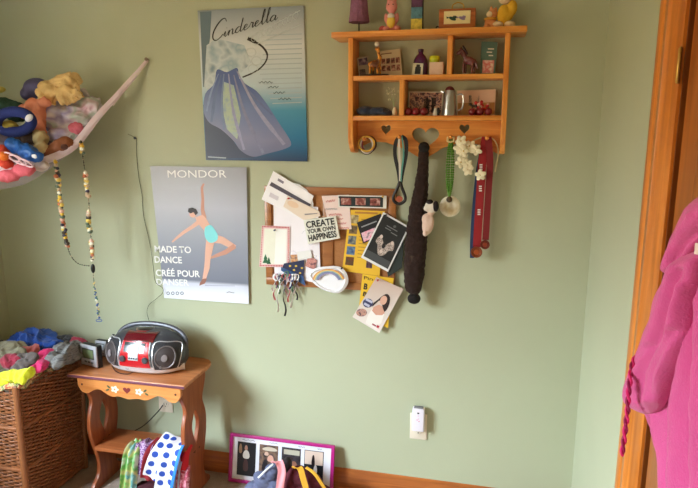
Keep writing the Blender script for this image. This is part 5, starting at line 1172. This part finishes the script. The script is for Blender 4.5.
for u0, u1 in ((.12, .24), (.38, .46), (.66, .72), (.84, .88)):
    pts = [fp(u0+(u1-u0)*k/8, .885+.012*math.sin(k*2.1), .0056) for k in range(9)]; MB().tube(pts, .0009, 4).build('handwriting', mat((90, 90, 120), .5), r)

# ================================================================== bags in front of the frame
def drop(name, label, cat, ells, m, amp=.005, seed=0., voxel=.004):
    me = blob(ells, voxel, 4, amp, 18, True, seed)
    for v in me.vertices: v.co.z = max(v.co.z, .001)
    return me
Yq = .20
me = drop('', '', '', [E3(264, 480, Yq, 12, .035, 8, (0, .5, 0)), E3(272, 472, Yq, 8, .03, 9, (0, .4, 0)), E3(258, 490, Yq, 14, .045, 9), E3(275, 490, Yq, 10, .04, 12)], None)
r = thing('denim_bag', 'slouched grey denim bag with a pink edge in front of the frame', 'bag', (P(268, 495, Yq).x, -Yq, 0))
link('bag_body', me, mat((96, 100, 128), .9, bump=.5, bscale=300, var=.15), r)
uvstrip('pink_trim', '', '', [P(274, 463, Yq+.015), P(279, 462, Yq+.035), P(282, 470, Yq+.04), P(281, 480, Yq+.045), P(279, 494, Yq+.05)], .034, mat((232, 150, 156), .85), parent=r, folds=1, amp=.003)
uvstrip('white_piping', '', '', [P(258, 478, Yq+.035), P(266, 470, Yq+.032), P(273, 464, Yq+.03)], .007, WHITE, parent=r, folds=.5, amp=.001)
YQ2 = .185
stripe = ramp_mat([(84, 18, 34), (96, 22, 38), (226, 168, 46), (92, 20, 36), (206, 146, 40)], 9, .85, const=True, seed=6., stretch=(2.4, 1, .5))
me = drop('', '', '', [E3(300, 476, YQ2, 13, .035, 10), E3(312, 482, YQ2, 14, .035, 9, (0, .6, 0)), E3(292, 484, YQ2, 9, .04, 14), E3(322, 494, YQ2, 10, .035, 9), E3(304, 494, YQ2, 18, .045, 12)], None, seed=3.)
r = thing('striped_scarf', 'maroon and gold striped knitted scarf heaped before the frame', 'scarf', (P(306, 495, YQ2).x, -YQ2, 0))
link('scarf_body', me, mat((88, 20, 36), .9, bump=.6, bscale=260, var=.1), r)
gold = mat((224, 166, 50), .9, bump=.5, bscale=260)
uvstrip('gold_stripe', '', '', [P(293, 467.5, YQ2+.030), P(300, 468.5, YQ2+.040), P(303, 478, YQ2+.05), P(307, 492, YQ2+.058)], .024, gold, parent=r, folds=.5, amp=.002)
uvstrip('gold_stripe', '', '', [P(306, 467.5, YQ2+.026), P(314, 473, YQ2+.040), P(321, 483, YQ2+.046), P(328, 494, YQ2+.046)], .012, gold, parent=r, folds=.5, amp=.002)
me = blob([E3(287, 466, .16, 5, .03, 9), E3(289, 478, .16, 6, .03, 10)], .004, 4, .003, 30, True)
tag(link('dark_pouch', me, mat((34, 20, 26), .8)), 'dark pouch wedged between the denim bag and striped scarf', 'pouch')

# ================================================================== toy hammock in the corner
band = [(0, 1.811), (.06, 1.712), (.143, 1.589), (.216, 1.468), (.28, 1.420), (.345, 1.395), (.414, 1.382), (.48, 1.395), (.55, 1.425), (.62, 1.49), (.69, 1.59), (.77, 1.70), (.80, 1.79)]
def bpnt(t, z): return Vector((-1.385-t, -.98*t-.004, z))
bpth = smooth_path([bpnt(t, z) for t, z in band], 5)
r = thing('toy_hammock', 'white mesh corner hammock piled with toys, pinned to the wall', 'hammock', (-1.9, -.25, 1.25))
hw = [.008+.010*min(1, min(i, len(bpth)-1-i)/12) for i in range(len(bpth))]
bd = MB(); vs = []; fs = []
outn = Vector((.7, -.7, 0))
for i, p in enumerate(bpth):
    tg = (bpth[min(i+1, len(bpth)-1)]-bpth[max(i-1, 0)]).normalized(); sd = tg.cross(outn).normalized()
    w_ = hw[i]*.8; wob = .003*math.sin(i*1.9)
    for a_, o in ((-1, .0), (-.3, .006+wob), (.4, .003-wob), (1, .0)): vs.append(p+sd*a_*w_+outn*o)
    for a_ in (1, -1): vs.append(p+sd*a_*w_*.9-outn*.003)
n_ = 6
for i in range(len(bpth)-1):
    for j in range(n_): fs.append((i*n_+j, i*n_+(j+1) % n_, (i+1)*n_+(j+1) % n_, (i+1)*n_+j))
fs += [tuple(range(n_-1, -1, -1)), tuple((len(bpth)-1)*n_+j for j in range(n_))]
bd.add(vs, fs).build('edge_band', mat((226, 206, 214), .7), r)
netm = mat((226, 214, 226), .8, alpha=.40)
vs = []; fs = []; NR = 12; K = len(bpth); corner = Vector((-2.19, -.012, 1.72))
for i, p in enumerate(bpth):
    tt = i/(K-1); w0 = math.sin(PI*tt); g_ = min(1, max(0, (min(tt, 1-tt)-.16)/.22)); g_ = g_*g_*(3-2*g_)
    E_ = Vector((-2.17, -.03, 1.40))
    for j in range(NR+1):
        s_ = j/NR*g_; q = p.lerp(E_, s_); sag = (math.sin(PI*min(1, j/NR*1.0))**.7)*.105*g_*(1 if j < 6 else .8)
        bul = outn*.03*math.sin(PI*min(1, j/NR*2.2))*g_ if j/NR < .45 else Vector((0, 0, 0))
        q = q+Vector((0, 0, -sag))+bul; q.z += .0005*j; q.y = min(q.y, -.006); q.x = max(q.x, XL+.006); vs.append(q)
for i in range(K-1):
    for j in range(NR): a_ = i*(NR+1)+j; fs.append((a_, a_+1, a_+NR+2, a_+NR+1))
MB().add(vs, fs).build('net', netm, r)
# gathered end running up to the pin
pn = P(148, 60, .004)
MB().tube(smooth_path([bpnt(.10, 1.655)+Vector((-.03, .02, -.02)), bpnt(.05, 1.73)+Vector((-.006, .0, -.004)), bpnt(.0, 1.806)], 5), [.016, .015, .014, .013, .012, .011, .010, .009, .008, .007, .006], 8, flat=.5).build('gathered_end', mat((222, 206, 200), .8), r)
MB().lathe([(.002, 0), (.002, .014), (.007, .0145), (.007, .018), (.002, .019)], (-1.383, 0, 1.813), 12, 'y').build('hook', mat((120, 100, 84), .4), r)
# toys: (each a thing)
TG = 'toys heaped in the corner hammock'
def toy(nm, label, cat, parts):
    c = parts[0][1][0][0]; t_ = thing(nm, label, cat, c, TG)
    for pname, ells, m, *kw in parts:
        k = kw[0] if kw else {}
        link(pname, blob(ells, k.get('voxel', .005), k.get('smooth', 4), k.get('amp', .007), k.get('freq', 20), k.get('ridge', True), k.get('seed', 0.)), m, t_)
    return t_
fz = dict(bump=.4, bscale=220)
pastel = ramp_mat([(196, 140, 160), (214, 196, 206), (176, 186, 176), (206, 196, 206), (164, 150, 184), (214, 204, 200)], 9, .85, seed=3.)
toy('pastel_bundle', 'big pastel pink, lilac and mint fabric plush at the heap top', 'soft toy', [
    ('body', [E3(66, 120, .15, 25, .04, 17), E3(52, 114, .16, 16, .04, 16), E3(84, 113, .12, 18, .03, 13, (0, -.35, 0)), E3(94, 106, .10, 9, .02, 9), E3(62, 134, .17, 17, .04, 10), E3(80, 126, .14, 12, .03, 9)], pastel, dict(amp=.016, freq=13)),
    ('yarn_swirls', [E3(56, 93, .20, 17, .03, 7, (0, .45, 0)), E3(70, 93, .19, 12, .03, 9), E3(62, 85, .18, 14, .03, 7, (0, -.2, 0)), E3(72, 80, .17, 8, .03, 5), E3(46, 98, .21, 12, .02, 5, (0, .6, 0))], mat((228, 184, 126), .8, bump=1, bscale=60, var=.2, vscale=20), dict(amp=.022, freq=16)),
    ('orange_patch', [E3(34, 105, .22, 12, .03, 7), E3(26, 110, .22, 7, .03, 8), E3(38, 114, .22, 6, .03, 8), E3(40, 128, .22, 5, .03, 10), E3(40, 138, .23, 4, .02, 6)], mat((222, 140, 106), .85, **fz), dict(amp=.012, freq=16)),
    ('pink_patch', [E3(76, 128, .165, 8, .02, 6)], mat((214, 110, 130), .85, **fz), dict(amp=.008)),
    ('cheek_patch', [E3(44, 102, .235, 8, .02, 5)], mat((214, 134, 104), .85, **fz), dict(amp=.006))])
toy('blue_balloon', 'round grey-blue fabric ball behind the pastel plush', 'soft toy', [('ball', [E3(37, 88, .12, 13, .05, 10), E3(29, 94, .13, 7, .04, 7)], mat((84, 80, 122), .6), dict(amp=0))])
toy('white_wing', 'pale white gauzy wing at the right of the pastel plush', 'soft toy', [('wing', [E3(92, 108, .10, 12, .012, 12, (0, -.5, 0)), E3(82, 96, .09, 9, .012, 8)], mat((206, 196, 200), .6, alpha=.8), dict(amp=.003))])
rr_ = thing('ring_toy', 'dark blue padded ring toy with white patch on hammock left', 'soft toy', P(15, 120, .30), TG)
cc_ = P(14, 122, .30); k = mpp(cc_)
MB().tube([cc_+Vector((20*k*math.cos(t), -.02*math.sin(t), 9.5*k*math.sin(t)+5*k*math.cos(t)*.6)) for t in [2*PI*i/32 for i in range(32)]], .020, 12, closed=True).build('ring', mat((26, 42, 110), .8, **fz), rr_)
MB().ball(P(29, 118, .335), (.018, .012, .012), 12, Matrix.Rotation(-.7, 4, 'Y').to_euler()).build('white_patch', mat((222, 222, 230), .8), rr_)
toy('blue_block', 'bright blue rounded box toy with a white tag in the hammock', 'toy', [('block', [E3(24, 150, .34, 18, .03, 7, (0, .38, 0)), E3(32, 154, .34, 12, .03, 7, (0, .38, 0)), E3(14, 146, .34, 10, .03, 7, (0, .38, 0))], mat((32, 92, 170), .4)), ('tag', [E3(34, 156, .385, 3.4, .006, 1.8, (0, .3, 0))], mat((226, 226, 232), .5), dict(voxel=.002))])
toy('brown_pouch', 'brown leather toy pouch near the right side of the hammock', 'toy', [('pouch', [E3(58, 148, .23, 13, .03, 8, (0, -.3, 0)), E3(50, 152, .25, 8, .03, 7), E3(66, 143, .22, 8, .03, 6)], mat((134, 76, 40), .6)), ('dark_patch', [E3(64, 147, .262, 4, .01, 3)], mat((74, 34, 24), .6), dict(voxel=.003))])
toy('orange_ball', 'small orange ball beside the blue block in the hammock', 'ball', [('ball', [E3(4, 156, .40, 5, .022, 5)], mat((232, 120, 30), .5), dict(amp=0))])
toy('red_plush', 'orange-red soft toy at the front left of the hammock', 'soft toy', [('body', [E3(2, 152, .36, 9, .03, 8), E3(6, 164, .37, 8, .03, 6), E3(-8, 158, .37, 10, .03, 10)], mat((206, 66, 40), .8, **fz))])
toy('green_plush', 'dark green soft toy behind the blue ring', 'soft toy', [('body', [E3(4, 108, .22, 12, .05, 10), E3(16, 112, .2, 10, .05, 10)], mat((40, 74, 60), .85, **fz)), ('yellow_tip', [E3(1, 90, .2, 4, .02, 4)], mat((190, 180, 90), .8))])
toy('gold_toy', 'mustard and green toy showing through the blue ring', 'toy', [('body', [E3(10, 127, .27, 9, .03, 6)], mat((170, 150, 60), .6))])
toy('tan_plush', 'cream and tan striped toy left of the brown pouch', 'soft toy', [('body', [E3(42, 148, .27, 7, .03, 6), E3(40, 138, .24, 8, .03, 8)], mat((196, 176, 130), .85, **fz)), ('dark_back', [E3(30, 138, .24, 11, .03, 7), E3(18, 136, .25, 10, .03, 6)], mat((60, 44, 36), .85, **fz))])
wl_ = thing('looped_rope', 'pink and white looped rope lying on the toys', 'rope', P(20, 162, .39), TG)
for (a_, b_, c_, d_) in ((18, 160, 9, 4), (26, 163, 7, 3.4), (12, 157, 8, 3.6)):
    c0 = P(a_, b_, .40); MB().tube([c0+Vector((c_*k*math.cos(t), -.01*math.sin(t), d_*k*math.sin(t)-c_*k*math.cos(t)*.3)) for t in [2*PI*i/24 for i in range(24)]], .0032, 6, closed=True).build('loop', mat((226, 190, 200), .6), wl_)
toy('pink_plush', 'pink soft toy seen through the hammock mesh', 'soft toy', [('body', [E3(8, 176, .38, 12, .03, 6), E3(24, 170, .36, 12, .03, 6), E3(-8, 174, .38, 10, .03, 7)], mat((214, 96, 110), .8, **fz)), ('white_side', [E3(40, 166, .31, 10, .02, 5)], mat((214, 200, 196), .8))])
toy('grey_plush', 'grey lilac cloth toy filling the bottom of the hammock', 'soft toy', [('body', [E3(30, 150, .18, 34, .05, 18), E3(0, 150, .22, 22, .05, 20), E3(55, 128, .12, 24, .04, 16)], mat((120, 104, 116), .85, **fz), dict(amp=.004))])

# bead garlands hanging from the band
def garland(label, path, seg, m_list, base_r=.0088):
    t_ = thing('bead_garland', label, 'garland', P(path[-1][0], path[-1][1], .2), 'bead garlands hanging from the hammock')
    pts = smooth_path([P(a_, b_, c_) for a_, b_, c_ in path], 12)
    MB().tube(pts, .0011, 5).build('string', mat((60, 50, 40), .7), t_)
    acc = 0; last = pts[0]; step = .0082; cnt = 0; L = 0; tot = sum((pts[i+1]-pts[i]).length for i in range(len(pts)-1))
    for i in range(1, len(pts)):
        L += (pts[i]-pts[i-1]).length; acc += (pts[i]-pts[i-1]).length
        if acc >= step and cnt < 96:
            acc = 0; u = L/tot; thin = any(a_ <= u <= b_ for a_, b_ in seg)
            rr = .0030 if thin else base_r*random.uniform(.8, 1.25)
            off = Vector((random.uniform(-1, 1), random.uniform(-1, 1), 0))*(.0004 if thin else .0035)
            cc = random.choice(m_list if not thin else m_list[:3])
            MB().ball(pts[i]+off, (rr, rr, rr*.85), 8).build('bead', mat(cc, .35), t_); cnt += 1
            if not thin and cnt < 96:
                MB().ball(pts[i]-off+Vector((0, 0, .004)), rr*.8, 8).build('bead', mat(random.choice(m_list), .35), t_); cnt += 1
    return t_
BC = [(90, 110, 90), (60, 50, 40), (206, 180, 150), (226, 186, 60), (222, 150, 140), (60, 56, 80), (190, 110, 70), (240, 234, 216), (236, 206, 100), (236, 190, 170), (244, 230, 190)]
garland('left bead garland, joined to the right one at a black bead', [(55, 160, .285), (58, 180, .27), (60.5, 205, .26), (63, 222, .25), (65.5, 238, .24), (70, 254, .23), (78, 263.5, .22), (90, 266, .215)], ((.73, 1.0),), BC)
garland('right bead garland from the band to a black bead', [(80.5, 140, .22), (83, 158, .215), (85.5, 175, .215), (87, 190, .215), (89, 205, .215), (88.5, 222, .215), (91, 238, .215), (92, 252, .215), (92.5, 262, .215)], ((.13, .25), (.47, .58), (.76, .82)), BC)
t_ = garland('short bead tail with blue beads below the black bead', [(93, 272, .213), (95, 290, .212), (97.5, 305, .21), (99, 319, .21)], ((.0, .18),), [(90, 130, 110), (206, 190, 160), (226, 196, 110), (80, 120, 90), (226, 222, 206), (60, 90, 150)], .0045)
p = P(93, 268.5, .215); tag(link('black_bead', blob([(p, (.009, .009, .020))], .002, 3), mat((16, 16, 18), .3)), 'long black bead where the garlands join', 'bead')
MB().tube([P(99+3*math.cos(a_), 320.5+1.2*math.sin(a_), .21) for a_ in [2*PI*i/14 for i in range(14)]], .0016, 6, closed=True).build('clasp', mat((60, 90, 160), .4), t_)

# ================================================================== pink robe hanging on the door
r = thing('hooded_robe', 'bright pink fleece robe hanging from the door', 'robe', (.29, -1.25, .62))
fleece = mat((206, 76, 142), .95, bump=.5, bscale=350, var=.06, vscale=14, sheen=.25)
def seg_d(x, y, pl):
    best = 1e9
    for (x0, y0), (x1, y1) in zip(pl[:-1], pl[1:]):
        dx, dy = x1-x0, y1-y0; t = max(0, min(1, ((x-x0)*dx+(y-y0)*dy)/(dx*dx+dy*dy))); best = min(best, math.hypot(x-x0-t*dx, (y-y0-t*dy)))
    return best
def cloth_layer(name, rows, X0, depth, ridges, NU=40, NV=70, pw=.5):
    """hanging fold of fleece: outline rows (height, left, right), puffed towards the room, with fold ridges and valleys"""
    rp_ = smooth_path([Vector(q) for q in rows], 8); ys = [p.x for p in rp_]; vs = []; fs = []
    for i in range(NV+1):
        y = ys[0]+(ys[-1]-ys[0])*i/NV; k = 0
        while k < len(ys)-2 and ys[k+1] < y: k += 1
        t = (y-ys[k])/max(1e-6, ys[k+1]-ys[k]); l = rp_[k].y*(1-t)+rp_[k+1].y*t; rt = rp_[k].z*(1-t)+rp_[k+1].z*t
        ve = min(1, i/6, (NV-i)/6)
        for j in range(NU+1):
            u = .5-.5*math.cos(PI*j/NU); x = l+(rt-l)*u; p = PX(x, y, X0)
            e = (1-(2*u-1)**4)**pw*(.25+.75*math.sin(PI/2*ve))
            h = depth*e
            for pl, w_, a_ in ridges: h += a_*math.exp(-(seg_d(x, y, pl)/w_)**2)*min(1, e*1.3)
            h += .003*noise.noise(Vector((x*.07, y*.05, X0*50)))*e
            vs.append(p+Vector((-.93, -.36, 0))*h)
    n_ = len(vs); vs += [PX(*(0, 0), X0) if False else v+Vector((.02, .004, 0)) for v in vs]
    # the back sheet is flatter than the front
    for i in range(NV+1):
        for j in range(NU+1):
            a_ = i*(NU+1)+j; u = .5-.5*math.cos(PI*j/NU)
            f_ = .02*(1-(2*u-1)**4)**.5+.0015; q = vs[a_]+Vector((f_, .004, 0)); q.x = min(q.x, XR-.003); vs[n_+a_] = q
    for i in range(NV):
        for j in range(NU): a_ = i*(NU+1)+j; b2 = a_+NU+1; fs += [(a_, a_+1, b2+1, b2), (n_+a_, n_+b2, n_+b2+1, n_+a_+1)]
    bd_ = [j for j in range(NU+1)]+[i*(NU+1)+NU for i in range(1, NV+1)]+[NV*(NU+1)+j for j in range(NU-1, -1, -1)]+[i*(NU+1) for i in range(NV-1, 0, -1)]
    fs += [(bd_[i], bd_[(i+1) % len(bd_)], bd_[(i+1) % len(bd_)]+n_, bd_[i]+n_) for i in range(len(bd_))]
    return MB().add(vs, fs).build(name, fleece, r)
cloth_layer('robe_body', [(196, 700, 756), (210, 690, 758), (240, 688, 758), (262, 686, 758), (290, 682, 758), (330, 674, 758), (360, 668, 758), (398, 652, 758), (410, 649, 758), (420, 652, 758), (432, 658, 758), (446, 663, 758), (462, 667, 758), (490, 670, 760), (520, 676, 764), (560, 684, 768)], .305, .034,
    [([(704, 250), (690, 330), (672, 420), (684, 540)], 6, .012), ([(722, 300), (700, 400), (696, 540)], 7, .014), ([(664, 405), (674, 450), (678, 520)], 3, -.008), ([(712, 260), (690, 380), (688, 500)], 3.5, -.009), ([(735, 240), (722, 400), (722, 540)], 6, .012), ([(728, 260), (712, 420), (710, 540)], 3, -.008)], 60, 90)
cloth_layer('sleeve', [(250, 694, 712), (268, 684, 710), (284, 672, 706), (298, 663.5, 702), (316, 660, 698), (334, 652, 694), (352, 643.5, 688), (377, 633.5, 678), (392, 630.5, 671), (402, 632.5, 667), (409, 639, 662), (414, 647, 656)], .272, .030,
    [([(694, 268), (672, 330), (648, 385)], 6, .010), ([(700, 285), (684, 345), (664, 400)], 4, .009), ([(700, 270), (682, 325), (660, 372), (654, 406)], 3, -.009), ([(668, 345), (644, 375), (640, 398)], 3, -.006), ([(690, 330), (672, 372), (662, 408)], 2.6, -.008)])
cloth_layer('hood', [(196, 708, 724), (208, 694, 720), (222, 686, 714), (238, 677.5, 706), (254, 673.5, 697), (266, 671.5, 689), (274, 672.5, 682), (278, 675, 679)], .268, .022,
    [([(706, 215), (688, 245), (678, 270)], 4, .007), ([(712, 225), (696, 245), (686, 262)], 2.6, -.008)], 30, 40)
lab(MB().slab([PX(a_, b_, .236) for a_, b_ in ((696, 243), (706, 243), (706, 256), (695, 254))], (-1, 0, 0), .001).build('care_label', mat((232, 206, 200), .6), r, smooth=False), 'white care label')
# twisted cord
pts = smooth_path([PX(644, 350, .262), PX(634, 360, .245), PX(630.5, 376, .232), PX(628.5, 395, .232), PX(627, 415, .232), PX(624.5, 436, .232), PX(622, 455, .232)], 12)
for ph in (0, PI):
    vs = []
    for i, p in enumerate(pts): a_ = i*.55+ph; vs.append(p+Vector((.0022*math.cos(a_), .0022*math.sin(a_), 0)))
    lab(MB().tube(vs, .0024, 6).build('twisted_cord', mat((214, 30, 110) if ph else (150, 20, 80), .7), r), 'thin twisted drawcord')

FILL_LAMP, SKYSTR, GROUND, SKY = 2.6, 39.0, (.095, .072, .036, 1), (.72, .88, 1.0, 1)
# ================================================================== light: daylight through the left window, dim warm fill from an added lamp
def area(name, loc, rot, sx, sy, energy, col):
    l = bpy.data.lights.new(name, 'AREA'); l.shape = 'RECTANGLE'; l.size = sx; l.size_y = sy; l.energy = energy; l.color = col
    o = bpy.data.objects.new(name, l); COL.objects.link(o); o.location = loc; o.rotation_euler = rot; return o
dl = area('daylight', (XL-.10, (WY0+WY1)/2, (WZ0+WZ1)/2), (0, -PI/2, 0), WZ1-WZ0, WY1-WY0, 1, (1, 1, 1)); dl.data.cycles.is_portal = True
cl = thing('added_fill_lamp', 'added dome lamp for warm fill, unseen on the ceiling behind the camera', 'lamp', (-.9, -2.6, ZC-.09))  # unseen lamp added to give the room a weak warm fill
b_ = bpy.data.materials.new('fill_lamp_glass'); b_.use_nodes = True; bb = b_.node_tree.nodes['Principled BSDF']; bb.inputs['Emission Color'].default_value = (1, .72, .40, 1); bb.inputs['Emission Strength'].default_value = FILL_LAMP
MB().lathe([(.001, -.0), (.06, .006), (.12, .03), (.15, .07)], (-.9, -2.6, ZC-.09), 32).build('glass_dome', b_, cl); MB().lathe([(.155, .068), (.155, .088)], (-.9, -2.6, ZC-.09), 32).build('rim', SILVER, cl)
# the outdoors seen by the window: bright overcast sky above, darker sunlit ground below
wd = bpy.data.worlds.new('world'); S.world = wd; wd.use_nodes = True; nt = wd.node_tree; bg = nt.nodes['Background']
tc = nt.nodes.new('ShaderNodeTexCoord'); sp = nt.nodes.new('ShaderNodeSeparateXYZ'); nt.links.new(tc.outputs['Generated'], sp.inputs[0])
mr = nt.nodes.new('ShaderNodeMapRange'); mr.inputs['From Min'].default_value = -.25; mr.inputs['From Max'].default_value = .45; nt.links.new(sp.outputs['Z'], mr.inputs['Value'])
rp_ = nt.nodes.new('ShaderNodeValToRGB'); rp_.color_ramp.elements[0].color = GROUND; rp_.color_ramp.elements[1].color = SKY; rp_.color_ramp.elements.new(.36).color = tuple(g*1.2 for g in GROUND[:3])+(1,)
nt.links.new(mr.outputs[0], rp_.inputs[0]); nt.links.new(rp_.outputs[0], bg.inputs[0]); bg.inputs[1].default_value = SKYSTR

for o in bpy.data.objects:
    for k in ('wl', 'Y'):
        if k in o.keys(): del o[k]
S.view_settings.view_transform = 'Standard'; S.view_settings.look = 'None'; S.view_settings.exposure = 1.1; S.view_settings.gamma = 1
S.view_settings.use_curve_mapping = False
